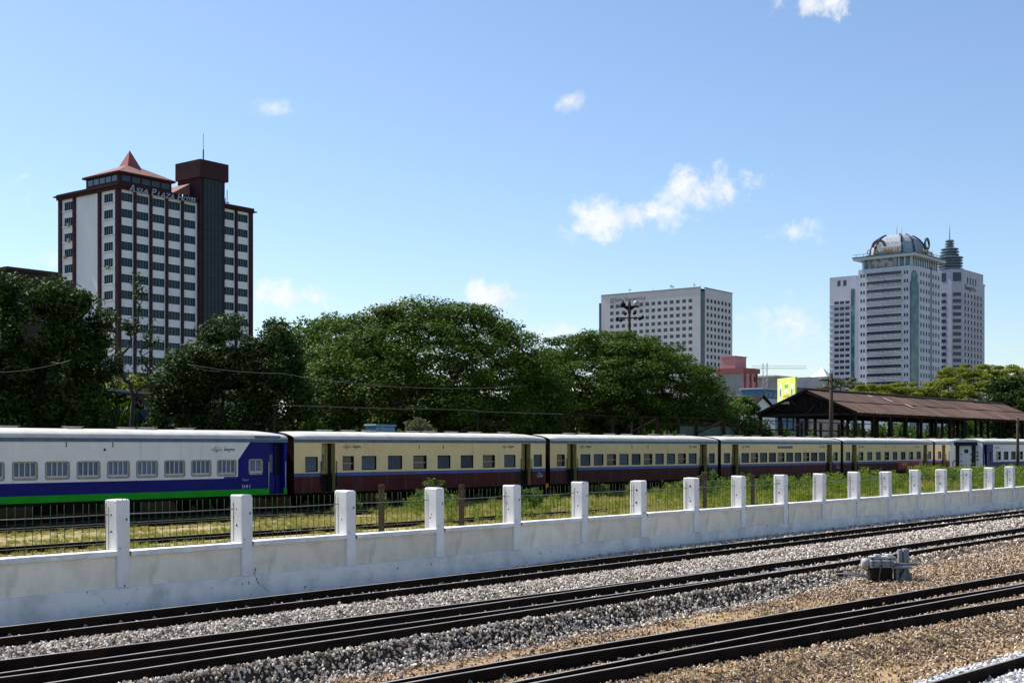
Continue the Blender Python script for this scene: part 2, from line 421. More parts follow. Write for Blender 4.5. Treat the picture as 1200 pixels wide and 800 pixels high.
# ------------------------------------------------------------------ mesh helpers
class MB:
    def __init__(self):
        self.v, self.f, self.m = [], [], []
        self.smooth = []

    def quad(self, pts, mi=0, smooth=False):
        b = len(self.v)
        self.v += [tuple(p) for p in pts]
        self.f.append(tuple(range(b, b + len(pts))))
        self.m.append(mi)
        self.smooth.append(smooth)

    def box(self, x0, x1, y0, y1, z0, z1, mi=0):
        b = len(self.v)
        self.v += [(x0, y0, z0), (x1, y0, z0), (x1, y1, z0), (x0, y1, z0), (x0, y0, z1), (x1, y0, z1), (x1, y1, z1), (x0, y1, z1)]
        for q in ((0, 3, 2, 1), (4, 5, 6, 7), (0, 1, 5, 4), (1, 2, 6, 5), (2, 3, 7, 6), (3, 0, 4, 7)):
            self.f.append(tuple(b + i for i in q))
            self.m.append(mi)
            self.smooth.append(False)
        return self

    def cbox(self, x0, x1, y0, y1, z0, z1, c=0.02, mi=0):
        """box with chamfered top and vertical edges"""
        ring = [(x0 + c, y0), (x1 - c, y0), (x1, y0 + c), (x1, y1 - c), (x1 - c, y1), (x0 + c, y1), (x0, y1 - c), (x0, y0 + c)]
        cx, cy = (x0 + x1) / 2, (y0 + y1) / 2
        top = [(p[0] + (c if p[0] < cx else -c) * 0.9, p[1] + (c if p[1] < cy else -c) * 0.9) for p in ring]
        b = len(self.v)
        self.v += [(p[0], p[1], z0) for p in ring] + [(p[0], p[1], z1 - c) for p in ring] + [(p[0], p[1], z1) for p in top]
        for L in (0, 8):
            for i in range(8):
                j = (i + 1) % 8
                self.f.append((b + L + i, b + L + j, b + L + 8 + j, b + L + 8 + i))
                self.m.append(mi)
                self.smooth.append(False)
        self.f.append(tuple(b + 16 + i for i in range(8)))
        self.m.append(mi)
        self.smooth.append(False)
        return self

    def tube(self, pts, rads, n=8, mi=0, cap=True):
        pts = [Vector(p) for p in pts]
        if isinstance(rads, (int, float)):
            rads = [rads] * len(pts)
        b = len(self.v)
        for i, p in enumerate(pts):
            d = (pts[min(i + 1, len(pts) - 1)] - pts[max(i - 1, 0)])
            if d.length < 1e-6:
                d = Vector((0, 0, 1))
            d.normalize()
            ref = Vector((0, 0, 1)) if abs(d.z) < 0.9 else Vector((1, 0, 0))
            a = d.cross(ref).normalized()
            c = d.cross(a).normalized()
            for k in range(n):
                t = 2 * math.pi * k / n
                q = p + (a * math.cos(t) + c * math.sin(t)) * rads[i]
                self.v.append(tuple(q))
        for i in range(len(pts) - 1):
            for k in range(n):
                k2 = (k + 1) % n
                self.f.append((b + i * n + k, b + i * n + k2, b + (i + 1) * n + k2, b + (i + 1) * n + k))
                self.m.append(mi)
                self.smooth.append(n > 4)
        if cap:
            self.f.append(tuple(b + k for k in range(n)))
            self.f.append(tuple(b + (len(pts) - 1) * n + k for k in reversed(range(n))))
            self.m += [mi, mi]
            self.smooth += [False, False]
        return self

    def lathe(self, prof, n=24, mi=0, c=(0, 0)):
        b = len(self.v)
        for (r, z) in prof:
            for k in range(n):
                t = 2 * math.pi * k / n
                self.v.append((c[0] + r * math.cos(t), c[1] + r * math.sin(t), z))
        for i in range(len(prof) - 1):
            for k in range(n):
                k2 = (k + 1) % n
                self.f.append((b + i * n + k, b + i * n + k2, b + (i + 1) * n + k2, b + (i + 1) * n + k))
                self.m.append(mi)
                self.smooth.append(False)
        return self

    def prism(self, poly, axis, a0, a1, mi=0):
        """extrude 2d polygon along axis ('x': poly is (y,z); 'y': (x,z); 'z': (x,y))"""
        def P(p, a):
            return (a, p[0], p[1]) if axis == 'x' else ((p[0], a, p[1]) if axis == 'y' else (p[0], p[1], a))
        n = len(poly)
        b = len(self.v)
        self.v += [P(p, a0) for p in poly] + [P(p, a1) for p in poly]
        for i in range(n):
            j = (i + 1) % n
            self.f.append((b + i, b + j, b + n + j, b + n + i))
            self.m.append(mi)
            self.smooth.append(False)
        self.f.append(tuple(b + i for i in reversed(range(n))))
        self.f.append(tuple(b + n + i for i in range(n)))
        self.m += [mi, mi]
        self.smooth += [False, False]
        return self

    def mesh(self, name, mats):
        me = bpy.data.meshes.new(name)
        me.from_pydata(self.v, [], self.f)
        if not isinstance(mats, (list, tuple)):
            mats = [mats]
        for m in mats:
            me.materials.append(m)
        me.polygons.foreach_set('material_index', self.m)
        me.polygons.foreach_set('use_smooth', self.smooth)
        import bmesh
        bm = bmesh.new()
        bm.from_mesh(me)
        bmesh.ops.recalc_face_normals(bm, faces=bm.faces)
        bm.to_mesh(me)
        bm.free()
        me.update()
        return me

    def build(self, name, mats, parent=None, loc=(0, 0, 0), rz=0):
        return put(name, self.mesh(name, mats), parent, loc, rz)


def put(name, me, parent=None, loc=(0, 0, 0), rz=0, scale=None):
    o = bpy.data.objects.new(name, me)
    col.objects.link(o)
    o.location = loc
    o.rotation_euler = (0, 0, rz)
    if scale:
        o.scale = scale
    if parent is not None:
        o.parent = parent
    return o


def tag(o, label=None, cat=None, group=None, kind=None):
    if label:
        o['label'] = label
    if cat:
        o['category'] = cat
    if group:
        o['group'] = group
    if kind:
        o['kind'] = kind
    return o


def thing(name, label, cat, loc=(0, 0, 0), rz=0, group=None):
    o = bpy.data.objects.new(name, None)
    o.empty_display_size = 0.3
    col.objects.link(o)
    o.location = loc
    o.rotation_euler = (0, 0, rz)
    return tag(o, label, cat, group)


def np_mesh(name, verts, faces, mats, mi=None):
    """verts (n,3), faces (m,k) numpy -> mesh, fast"""
    me = bpy.data.meshes.new(name)
    k = faces.shape[1]
    me.vertices.add(len(verts))
    me.vertices.foreach_set('co', verts.astype(np.float32).ravel())
    me.loops.add(faces.size)
    me.loops.foreach_set('vertex_index', faces.astype(np.int32).ravel())
    me.polygons.add(len(faces))
    me.polygons.foreach_set('loop_start', np.arange(0, faces.size, k, dtype=np.int32))
    me.polygons.foreach_set('loop_total', np.full(len(faces), k, dtype=np.int32))
    if not isinstance(mats, (list, tuple)):
        mats = [mats]
    for m in mats:
        me.materials.append(m)
    if mi is not None:
        me.polygons.foreach_set('material_index', mi.astype(np.int32))
    me.update(calc_edges=True)
    me.validate()
    return me


def facade(mb, org, du, nrm, U0, U1, Z0, Z1, rects, depth, matfn, rmat, us_extra=(), zs_extra=()):
    """wall sheet with real openings: rects (u0,u1,z0,z1) are cut out and given reveals going in by depth"""
    org, du, nrm = Vector(org), Vector(du), Vector(nrm)
    us = sorted(set([U0, U1] + [round(v, 4) for r in rects for v in r[:2]] + list(us_extra)))
    zs = sorted(set([Z0, Z1] + [round(v, 4) for r in rects for v in r[2:]] + list(zs_extra)))
    us = [u for u in us if U0 - 1e-6 <= u <= U1 + 1e-6]
    zs = [z for z in zs if Z0 - 1e-6 <= z <= Z1 + 1e-6]
    up = Vector((0, 0, 1))

    def P(u, z, d=0.0):
        return org + du * u + up * z - nrm * d
    for i in range(len(us) - 1):
        uc = (us[i] + us[i + 1]) / 2
        rr = [r for r in rects if r[0] < uc < r[1]]
        for j in range(len(zs) - 1):
            zc = (zs[j] + zs[j + 1]) / 2
            if any(r[2] < zc < r[3] for r in rr):
                continue
            mb.quad([P(us[i], zs[j]), P(us[i + 1], zs[j]), P(us[i + 1], zs[j + 1]), P(us[i], zs[j + 1])], matfn(uc, zc))
    for (a, b, c, d) in rects:
        a, b, c, d = round(a, 4), round(b, 4), round(c, 4), round(d, 4)
        for (p, q) in (((a, c), (b, c)), ((b, c), (b, d)), ((b, d), (a, d)), ((a, d), (a, c))):
            mb.quad([P(*p), P(*q), P(*q, depth), P(*p, depth)], rmat)


FONT = {}


def text_obj(name, s, size, m, parent, loc, rot, extrude=0.02, shear=0.0, align='LEFT', bold=0.0, spacing=1.0, width=None):
    cu = bpy.data.curves.new(name, 'FONT')
    cu.body = s
    cu.size = size
    cu.extrude = extrude
    cu.shear = shear
    cu.align_x = align
    cu.offset = bold
    cu.space_character = spacing
    cu.resolution_u = 3
    t = bpy.data.objects.new(name, cu)
    col.objects.link(t)
    dg = bpy.context.evaluated_depsgraph_get()
    me = bpy.data.meshes.new_from_object(t.evaluated_get(dg))
    bpy.data.objects.remove(t)
    bpy.data.curves.remove(cu)
    me.materials.clear()
    me.materials.append(m)
    o = put(name, me, parent, loc)
    o.rotation_euler = rot
    if width:
        xs = [v.co.x for v in me.vertices]
        ww = max(xs) - min(xs)
        o.scale = (width / ww, 1, 1)
    return o


def smooth(a, b, x):
    t = np.clip((x - a) / (b - a), 0, 1)
    return t * t * (3 - 2 * t)


def vnoise(x, y, seed=0):
    """cheap smooth value noise"""
    x = np.asarray(x, float)
    y = np.asarray(y, float)
    xi, yi = np.floor(x), np.floor(y)
    xf, yf = x - xi, y - yi

    def h(a, b):
        s = np.sin(a * 127.1 + b * 311.7 + seed * 74.7) * 43758.5453
        return s - np.floor(s)
    u = xf * xf * (3 - 2 * xf)
    v = yf * yf * (3 - 2 * yf)
    return (h(xi, yi) * (1 - u) + h(xi + 1, yi) * u) * (1 - v) + (h(xi, yi + 1) * (1 - u) + h(xi + 1, yi + 1) * u) * v


def fbm(x, y, seed=0):
    return 0.5 * vnoise(x, y, seed) + 0.3 * vnoise(x * 2.1, y * 2.1, seed + 3) + 0.2 * vnoise(x * 4.3, y * 4.3, seed + 7)


# ------------------------------------------------------------------ track lines (plan view, metres)
RAIL = {
    '1a': ([-20, 140], [17.78, 17.78]),
    '1b': ([-20, 140], [16.78, 16.78]),
    '2a': ([-20, 8, 10.4, 13.4, 17.2, 22.5, 27, 32, 140], [17.4, 15.03, 14.83, 14.63, 14.42, 14.17, 14.03, 13.98, 13.98]),
    '2b': ([-20, 8, 17, 22, 25.2], [14.22, 14.18, 14.14, 14.08, 14.03]),
    '2c': ([-20, 7.4, 9.6, 12.4, 16, 20.8, 25.2], [16.3, 13.9, 13.74, 13.57, 13.40, 13.19, 13.03]),
    '2d': ([-20, 8, 12, 20, 28, 140], [13.22, 13.18, 13.12, 13.04, 12.97, 12.95]),
    '3a': ([-12, 8, 10.7, 13.1, 16.9, 22, 29.5, 45, 100], [11.3, 11.16, 11.08, 10.97, 10.69, 10.24, 9.63, 8.35, 3.8]),
    '3b': ([6.5, 10.9, 12.8, 16.2, 20.6, 24.7, 28.0], [11.08, 10.88, 10.73, 10.28, 9.66, 9.16, 8.75]),
    '3c': ([-12, 8, 11.8, 15.3, 20, 26.7, 28.0], [10.22, 10.09, 9.91, 9.69, 9.31, 8.71, 8.60]),
    '3d': ([-12, 8, 11.9, 14.9, 18.9, 24.6, 40, 100], [10.14, 10.0, 9.70, 9.38, 8.80, 8.02, 5.8, -2.9]),
    '3e': ([28.0, 45, 100], [8.58, 7.20, 2.7]),
    '3f': ([28.0, 40, 100], [8.66, 6.95, -1.75]),
    '4a': ([-5, 15.6, 18.2, 60], [7.75, 6.18, 5.98, 2.8]),
    '4b': ([-5, 15.6, 18.2, 60], [6.75, 5.18, 4.98, 1.8]),
    'S1a': ([-10, 150], [33.3, 33.3]), 'S1b': ([-10, 150], [32.3, 32.3]),
    'S2a': ([-10, 170], [40.4, 40.4]), 'S2b': ([-10, 170], [39.4, 39.4]),
    'T1a': ([-10, 200], [44.8, 44.8]), 'T1b': ([-10, 200], [43.8, 43.8]),
}


def ry(k, x):
    xs, ys = RAIL[k]
    # smooth the polyline a little
    return (np.interp(np.asarray(x) - 1.5, xs, ys) + np.interp(x, xs, ys) + np.interp(np.asarray(x) + 1.5, xs, ys)) / 3


def ground_z(x, y):
    """height of the ballast and dirt in front of the wall"""
    x = np.asarray(x, float)
    y = np.asarray(y, float)
    z = np.full(np.broadcast(x, y).shape, 0.018)
    mid = (16.78 + ry('2a', x)) / 2
    half = (16.78 - ry('2a', x)) / 2
    z = z + 0.11 * np.clip(1 - np.abs(y - mid) / np.maximum(half - 0.12, 0.1), 0, 1) ** 0.6
    z = z - (0.13 - 0.14 * smooth(19, 30, x)) * smooth(17.9, 18.3, y)
    yd = ry('2d', x)
    low = -0.20 + 0.16 * smooth(22, 31, x)
    s = smooth(yd - 0.74, yd - 0.32, y + 0.16 * (fbm(x * 1.3, y * 0.4, 5) - 0.5))
    z = z + 0.085 * np.exp(-((y - (yd - 0.36)) / 0.13) ** 2)
    z = low + (z - low) * s
    # bed of the nearer turnout
    y3a, y3d = ry('3a', x), ry('3d', x)
    bed = smooth(y3d - 0.5, y3d - 0.2, y) * (1 - smooth(y3a + 0.15, y3a + 0.5, y))
    z = z * (1 - bed) + (-0.175) * bed
    front = 1 - smooth(y3d - 0.55, y3d - 0.25, y)
    hump = 0.05 * np.exp(-((y - (y3d - 0.9)) / 0.45) ** 2) * fbm(x * 0.8, y * 0.8, 2) * 2
    lowf = -0.19 - 0.27 * smooth(0.42, 1.02, y3d - y + 0.25 * (fbm(x * 1.1, y * 0.5, 17) - 0.5))
    z = z * (1 - front) + (lowf + hump) * front
    y4 = ry('4a', x)
    b4 = 1 - smooth(y4 + 0.45, y4 + 0.85, y)
    z = z * (1 - b4) + (-0.262) * b4
    z = z + 0.03 * (fbm(x * 2.2, y * 2.2, 9) - 0.5)
    return z


# ------------------------------------------------------------------ ground
g = MB()
g.quad([(-4000, -3000, -0.8), (5000, -3000, -0.8), (5000, 6000, -0.8), (-4000, 6000, -0.8)])
tag(g.build('ground', M['earth']), kind='structure')

xs = np.concatenate([np.arange(-14, 4, 0.5), np.arange(4, 34, 0.10), np.arange(34, 60, 0.25), np.arange(60, 125, 1.0)])
ys = np.arange(1.5, 19.75, 0.09)
X, Y = np.meshgrid(xs, ys, indexing='ij')
Z = ground_z(X, Y)
nx, ny = len(xs), len(ys)
idx = np.arange(nx * ny).reshape(nx, ny)
F = np.stack([idx[:-1, :-1], idx[1:, :-1], idx[1:, 1:], idx[:-1, 1:]], -1).reshape(-1, 4)
bedm = bpy.data.materials.new('trackbed_gravel_and_dirt')
bedm.use_nodes = True
t = bedm.node_tree
bs = t.nodes['Principled BSDF']
bs.inputs['Roughness'].default_value = 0.95
bs.inputs['Specular IOR Level'].default_value = 0.1
va = t.nodes.new('ShaderNodeVertexColor')
va.layer_name = 'soil_and_gap_shade'
tcn = t.nodes.new('ShaderNodeTexCoord')
vo = t.nodes.new('ShaderNodeTexVoronoi')
vo.inputs['Scale'].default_value = 26
t.links.new(tcn.outputs['Object'], vo.inputs['Vector'])
nn = t.nodes.new('ShaderNodeTexNoise')
nn.inputs['Scale'].default_value = 9
nn.inputs['Detail'].default_value = 8
t.links.new(tcn.outputs['Object'], nn.inputs['Vector'])
mrr = t.nodes.new('ShaderNodeMapRange')
mrr.inputs['From Min'].default_value = 0.3
mrr.inputs['From Max'].default_value = 0.75
mrr.inputs['To Min'].default_value = 0.55
mrr.inputs['To Max'].default_value = 1.25
t.links.new(nn.outputs[0], mrr.inputs['Value'])
hs = t.nodes.new('ShaderNodeHueSaturation')
t.links.new(va.outputs['Color'], hs.inputs['Color'])
t.links.new(mrr.outputs[0], hs.inputs['Value'])
t.links.new(hs.outputs[0], bs.inputs['Base Color'])
bp = t.nodes.new('ShaderNodeBump')
bp.inputs['Strength'].default_value = 0.9
bp.inputs['Distance'].default_value = 0.02
t.links.new(vo.outputs['Distance'], bp.inputs['Height'])
t.links.new(bp.outputs[0], bs.inputs['Normal'])
me = np_mesh('trackbed', np.stack([X.ravel(), Y.ravel(), Z.ravel()], -1), F, bedm)


def zone(x, y):
    """0 grey ballast, 1 brown dirt, 2 white ballast (weights)"""
    yd = ry('2d', x)
    grey = smooth(yd - 1.0, yd - 0.7, y + 0.3 * (fbm(x * 1.5, y * 1.5, 4) - 0.5)) * (1 - 0.55 * smooth(23, 30, x) * (1 - smooth(yd + 0.1, yd + 1.4, y)))
    white = 1 - smooth(ry('4a', x) + 0.62, ry('4a', x) + 1.0, y + 0.3 * (fbm(x * 2, y * 2, 8) - 0.5))
    return grey, white


gr, wh = zone(X, Y)
dry = fbm(X * 0.9, Y * 0.9, 21)
cg = np.array([0.060, 0.044, 0.034])  # dark bed colour paints shade into the gaps between the grey stones
cb = np.array([0.32, 0.22, 0.135])
cd = np.array([0.42, 0.30, 0.165])
cw = np.array([0.36, 0.355, 0.34])
kk = smooth(0.45, 0.62, dry)[..., None]
c = cb * (1 - kk) + cd * kk
c = c * (1 - gr[..., None]) + cg * gr[..., None]
c = c * (1 - wh[..., None]) + cw * wh[..., None]
ca = me.color_attributes.new('soil_and_gap_shade', 'FLOAT_COLOR', 'POINT')
ca.data.foreach_set('color', np.concatenate([c.reshape(-1, 3), np.ones((nx * ny, 1))], 1).astype(np.float32).ravel())
me.polygons.foreach_set('use_smooth', np.ones(len(F), bool))
tag(put('trackbed', me), kind='structure')

# grassy siding ground behind the wall, gently uneven
xs2 = np.arange(-20, 240, 2.0)
ys2 = np.concatenate([np.arange(19.7, 46.8, 0.7), [46.9]])
X2, Y2 = np.meshgrid(xs2, ys2, indexing='ij')
Z2 = -0.03 + 0.08 * (fbm(X2 * 0.3, Y2 * 0.5, 31) - 0.5)
i2 = np.arange(X2.size).reshape(X2.shape)
F2 = np.stack([i2[:-1, :-1], i2[1:, :-1], i2[1:, 1:], i2[:-1, 1:]], -1).reshape(-1, 4)
tag(put('siding_ground', np_mesh('siding_ground', np.stack([X2.ravel(), Y2.ravel(), Z2.ravel()], -1), F2, M['grassland'])), kind='structure')
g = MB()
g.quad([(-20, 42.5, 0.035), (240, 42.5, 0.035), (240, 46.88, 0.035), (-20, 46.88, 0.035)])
tag(g.build('trackbed_shade_strip', mat('shaded_ballast', (0.030, 0.026, 0.022), 0.95, (0.055, 0.046, 0.036), 6, bump=0.8, bscale=20)), kind='structure')  # added dark strip standing in for the shade beneath the train
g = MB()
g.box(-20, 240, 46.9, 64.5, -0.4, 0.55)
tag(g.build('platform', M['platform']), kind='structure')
g = MB()
g.quad([(-300, 64.5, -0.02), (700, 64.5, -0.02), (700, 700, -0.02), (-300, 700, -0.02)])
tag(g.build('far_ground', M['earth']), kind='structure')


# ------------------------------------------------------------------ ballast stones (instanced)
def rock_mesh(name, m, seed):
    r = np.random.default_rng(seed)
    import bmesh
    bm = bmesh.new()
    sx, sy, sz = r.uniform(0.9, 1.3), r.uniform(0.75, 1.0), r.uniform(0.6, 0.85)
    for _ in range(11):
        d = r.normal(size=3)
        d /= np.linalg.norm(d)
        k = r.uniform(0.85, 1.12)
        bm.verts.new((d[0] * sx * k, d[1] * sy * k, d[2] * sz * k))
    res = bmesh.ops.convex_hull(bm, input=bm.verts)
    bmesh.ops.delete(bm, geom=[v for v in bm.verts if not v.link_faces], context='VERTS')
    me = bpy.data.meshes.new(name)
    bm.to_mesh(me)
    bm.free()
    me.materials.append(m)
    return me


def instancer(name, pts, scl, rot, sources, label, cat, kind='stuff'):
    """one object whose geometry-node tree puts a small mesh on every point"""
    me = bpy.data.meshes.new(name)
    me.vertices.add(len(pts))
    me.vertices.foreach_set('co', np.asarray(pts, np.float32).ravel())
    a = me.attributes.new('scl', 'FLOAT', 'POINT')
    a.data.foreach_set('value', np.asarray(scl, np.float32))
    a = me.attributes.new('rot', 'FLOAT_VECTOR', 'POINT')
    a.data.foreach_set('vector', np.asarray(rot, np.float32).ravel())
    o = put(name, me)
    ng = bpy.data.node_groups.new(name, 'GeometryNodeTree')
    ng.interface.new_socket('Geometry', in_out='INPUT', socket_type='NodeSocketGeometry')
    ng.interface.new_socket('Geometry', in_out='OUTPUT', socket_type='NodeSocketGeometry')
    N = ng.nodes
    gi, go = N.new('NodeGroupInput'), N.new('NodeGroupOutput')
    ip = N.new('GeometryNodeInstanceOnPoints')
    gtoi = N.new('GeometryNodeGeometryToInstance')
    for i, sme in enumerate(sources):
        so_ = bpy.data.objects.new(name + '_source', sme)
        oi = N.new('GeometryNodeObjectInfo')
        oi.inputs['Object'].default_value = so_
        ng.links.new(oi.outputs['Geometry'], gtoi.inputs[0])
    ng.links.new(gi.outputs[0], ip.inputs['Points'])
    ng.links.new(gtoi.outputs[0], ip.inputs['Instance'])
    ip.inputs['Pick Instance'].default_value = True
    rv = N.new('FunctionNodeRandomValue')
    rv.data_type = 'INT'
    for s_ in rv.inputs:
        if s_.enabled and s_.name == 'Max' and s_.type == 'INT':
            s_.default_value = len(sources) - 1
        if s_.enabled and s_.name == 'Min' and s_.type == 'INT':
            s_.default_value = 0
    out = [s_ for s_ in rv.outputs if s_.type == 'INT'][0]
    ng.links.new(out, ip.inputs['Instance Index'])
    na = N.new('GeometryNodeInputNamedAttribute')
    na.data_type = 'FLOAT_VECTOR'
    na.inputs['Name'].default_value = 'rot'
    ns = N.new('GeometryNodeInputNamedAttribute')
    ns.data_type = 'FLOAT'
    ns.inputs['Name'].default_value = 'scl'
    e2r = N.new('FunctionNodeEulerToRotation')
    ng.links.new(na.outputs['Attribute'], e2r.inputs[0])
    ng.links.new(e2r.outputs[0], ip.inputs['Rotation'])
    ng.links.new(ns.outputs['Attribute'], ip.inputs['Scale'])
    ng.links.new(ip.outputs[0], go.inputs[0])
    md = o.modifiers.new('scatter', 'NODES')
    md.node_group = ng
    return tag(o, label, cat, kind=kind)


def scatter(x0, x1, y0, y1, dens):
    n = int((x1 - x0) * (y1 - y0) * dens)
    return rng.uniform(x0, x1, n), rng.uniform(y0, y1, n)


def in_view(x, y, pad=2.0):
    """keep what lies inside the photographed wedge or a step outside it"""
    zz = x * 0.766 + y * 0.643
    xx = x * 0.643 - y * 0.766
    return (np.abs(xx) < zz * 0.403 + pad) & (zz > 1)


def make_ballast():
    A, B, C = [], [], []
    for (x0, x1, d, k) in ((2, 17, 600, 0.98), (17, 28, 480, 1.08), (28, 42, 300, 1.3), (42, 75, 140, 1.7)):
        x, y = scatter(x0, x1, 3.5, 19.42, d)
        keep = in_view(x, y)
        x, y = x[keep], y[keep]
        gr_, wh_ = zone(x, y)
        u = rng.random(len(x))
        patch = smooth(0.40, 0.58, fbm(x * 0.8, y * 0.8, 40))           # bare dirt between brown stones
        y3a, y3d = ry('3a', x), ry('3d', x)
        nearbed = smooth(y3d - 1.5, y3d - 0.9, y) * (1 - smooth(y3a + 0.2, y3a + 0.9, y))
        brown_p = np.clip(0.14 + 0.62 * patch + 0.62 * nearbed + 0.45 * smooth(20, 26, x), 0, 1)
        isw = u < wh_
        isg = (~isw) & (rng.random(len(x)) < gr_)
        isb = (~isw) & (~isg) & (rng.random(len(x)) < brown_p)
        # keep the rails themselves clear
        clear = np.ones(len(x), bool)
        for key in ('1a', '1b', '2a', '2b', '2c', '2d', '3a', '3b', '3c', '3d', '4a', '4b'):
            lim = RAIL[key][0]
            near = (np.abs(y - ry(key, x) + 0.03) < 0.095) & (x > lim[0]) & (x < lim[-1])
            clear &= ~near
        s = (0.016 + 0.024 * rng.random(len(x)) ** 1.6) * k * 1.05
        z = ground_z(x, y) + s * 0.30 + np.abs(rng.normal(0, 0.014, len(x)))
        s = np.where(isb, s * 0.82, s)
        P = np.stack([x, y, z], -1)
        for lst, msk in ((A, isg), (B, isb), (C, isw)):
            mm = msk & clear
            lst.append((P[mm], s[mm]))
    names = (('grey_ballast', 'stone_grey', A, 'loose pale grey crushed stone ballast around the far tracks by the wall', 'ballast'),
             ('brown_ballast', 'stone_brown', B, 'loose tan and brown stones over the dirt round the near tracks', 'gravel'),
             ('white_ballast', 'stone_white', C, 'fresh white crushed stone round the rail in the lower right corner', 'ballast'))
    for nm, mk, lst, lab, cat in names:
        P = np.concatenate([a for a, b in lst])
        S = np.concatenate([b for a, b in lst])
        if nm == 'white_ballast':
            S = S * 1.25
        rot = rng.uniform(-3.14, 3.14, (len(P), 3)) * np.array([0.6, 0.6, 1])
        instancer(nm, P, S, rot, [rock_mesh(nm + '_stone', M[mk], 100 + i) for i in range(8)], lab, cat)


make_ballast()


# ------------------------------------------------------------------ tracks
def rail_mesh(key, ztop, name='rail', x0=None, x1=None, h=0.178, step=1.0):
    lim = RAIL[key][0]
    x0 = lim[0] if x0 is None else x0
    x1 = lim[-1] if x1 is None else x1
    px = np.arange(x0, x1 + 1e-6, step) if x1 - x0 < 60 else np.concatenate([np.arange(x0, min(50, x1), step), np.arange(min(50, x1), x1, 5.0), [x1]])
    py = ry(key, px)
    prof = [(-0.06, 0), (0.06, 0), (0.06, 0.012), (0.011, 0.026), (0.011, h - 0.045), (0.033, h - 0.035), (0.034, h - 0.006),
            (0.021, h), (-0.021, h), (-0.034, h - 0.006), (-0.033, h - 0.035), (-0.011, h - 0.045), (-0.011, 0.026), (-0.06, 0.012)]
    mb = MB()
    n = len(prof)
    for i in range(len(px)):
        a, b = max(i - 1, 0), min(i + 1, len(px) - 1)
        d = Vector((px[b] - px[a], py[b] - py[a], 0)).normalized()
        nn_ = Vector((-d.y, d.x, 0))
        for (o, z) in prof:
            q = Vector((px[i], py[i], ztop - h + z)) + nn_ * o
            mb.v.append(tuple(q))
    for i in range(len(px) - 1):
        for k in range(n):
            k2 = (k + 1) % n
            mb.f.append((i * n + k, i * n + k2, (i + 1) * n + k2, (i + 1) * n + k))
            mb.m.append(1 if k == 7 else 0)
            mb.smooth.append(False)
    mb.f.append(tuple(range(n)))
    mb.f.append(tuple((len(px) - 1) * n + k for k in reversed(range(n))))
    mb.m += [0, 0]
    mb.smooth += [False, False]
    return mb.mesh(name, [M['railside'], M['railtop']])


slp = MB()
slp.cbox(-0.11, 0.11, -0.95, 0.95, -0.13, 0.0, 0.02)
SLEEPER = slp.mesh('sleeper', M['sleeper'])
clp = MB()
for s in (-0.5, 0.5):
    for e in (-1, 1):
        clp.box(-0.035, 0.035, s + e * 0.075 - 0.03, s + e * 0.075 + 0.03, -0.001, 0.035)
        clp.tube([(-0.05, s + e * 0.10, 0.01), (0.0, s + e * 0.085, 0.075), (0.05, s + e * 0.10, 0.01)], 0.014, 6)
CLIPS = clp.mesh('rail_clips', M['clip'])


def track(label, keys, ztop, cx, xr, pitch=0.62, sleep=True, dz=0.0, zsl=None):
    tk = thing('railway_track', label, 'railway track', (0, 0, 0))
    for k in keys:
        put('rail', rail_mesh(k, ztop), tk)
    clips = []
    if sleep:
        for x in np.arange(xr[0], xr[1], pitch):
            y = float(cx(x))
            d = math.atan(float(cx(x + 0.5) - cx(x - 0.5)))
            s = put('sleeper', SLEEPER, tk, (x, y, (ztop - 0.177) if zsl is None else zsl), d)
            clips.append((x, y, (ztop - 0.177), d))
    if clips:
        v0 = np.array([v.co[:] for v in CLIPS.vertices])
        f0 = [tuple(p.vertices) for p in CLIPS.polygons]
        mb = MB()
        for (x, y, z, d) in clips:
            b0 = len(mb.v)
            c_, s_ = math.cos(d), math.sin(d)
            mb.v += [(x + p[0] * c_ - p[1] * s_, y + p[0] * s_ + p[1] * c_, z + p[2]) for p in v0]
            mb.f += [tuple(b0 + i for i in f) for f in f0]
            mb.m += [0] * len(f0)
            mb.smooth += [False] * len(f0)
        tag(mb.build('rail_clips', M['clip'], tk), kind='stuff')
    return tk


track('straight track running close along the foot of the white wall', ['1a', '1b'], 0.20, lambda x: 17.28 + 0 * x, (4, 62))
track('middle pair of tracks joining at switch blades beside the grey point machine', ['2a', '2d', '2b', '2c'], 0.20,
      lambda x: (ry('2b', min(x, 25)) + ry('2d', x)) / 2, (3, 48))
track('dark rusty turnout of four rails curving across the brown gravel in front', ['3a', '3b', '3c', '3d', '3e', '3f'], 0.0,
      lambda x: (ry('3a', x) + ry('3d', x)) / 2, (7, 34))
track('single near rail in white ballast at the lower right corner', ['4a', '4b'], -0.085, lambda x: (ry('4a', x) + ry('4b', x)) / 2, (12, 24))
track('overgrown siding in the grass just behind the white wall', ['S1a', 'S1b'], 0.085, lambda x: 32.8, (0, 1), sleep=False)
track('grassy siding between the wall and the cream train', ['S2a', 'S2b'], 0.09, lambda x: 39.9, (0, 1), sleep=False)
track('track carrying the long cream and maroon train', ['T1a', 'T1b'], 0.12, lambda x: 44.3, (0, 1), sleep=False)

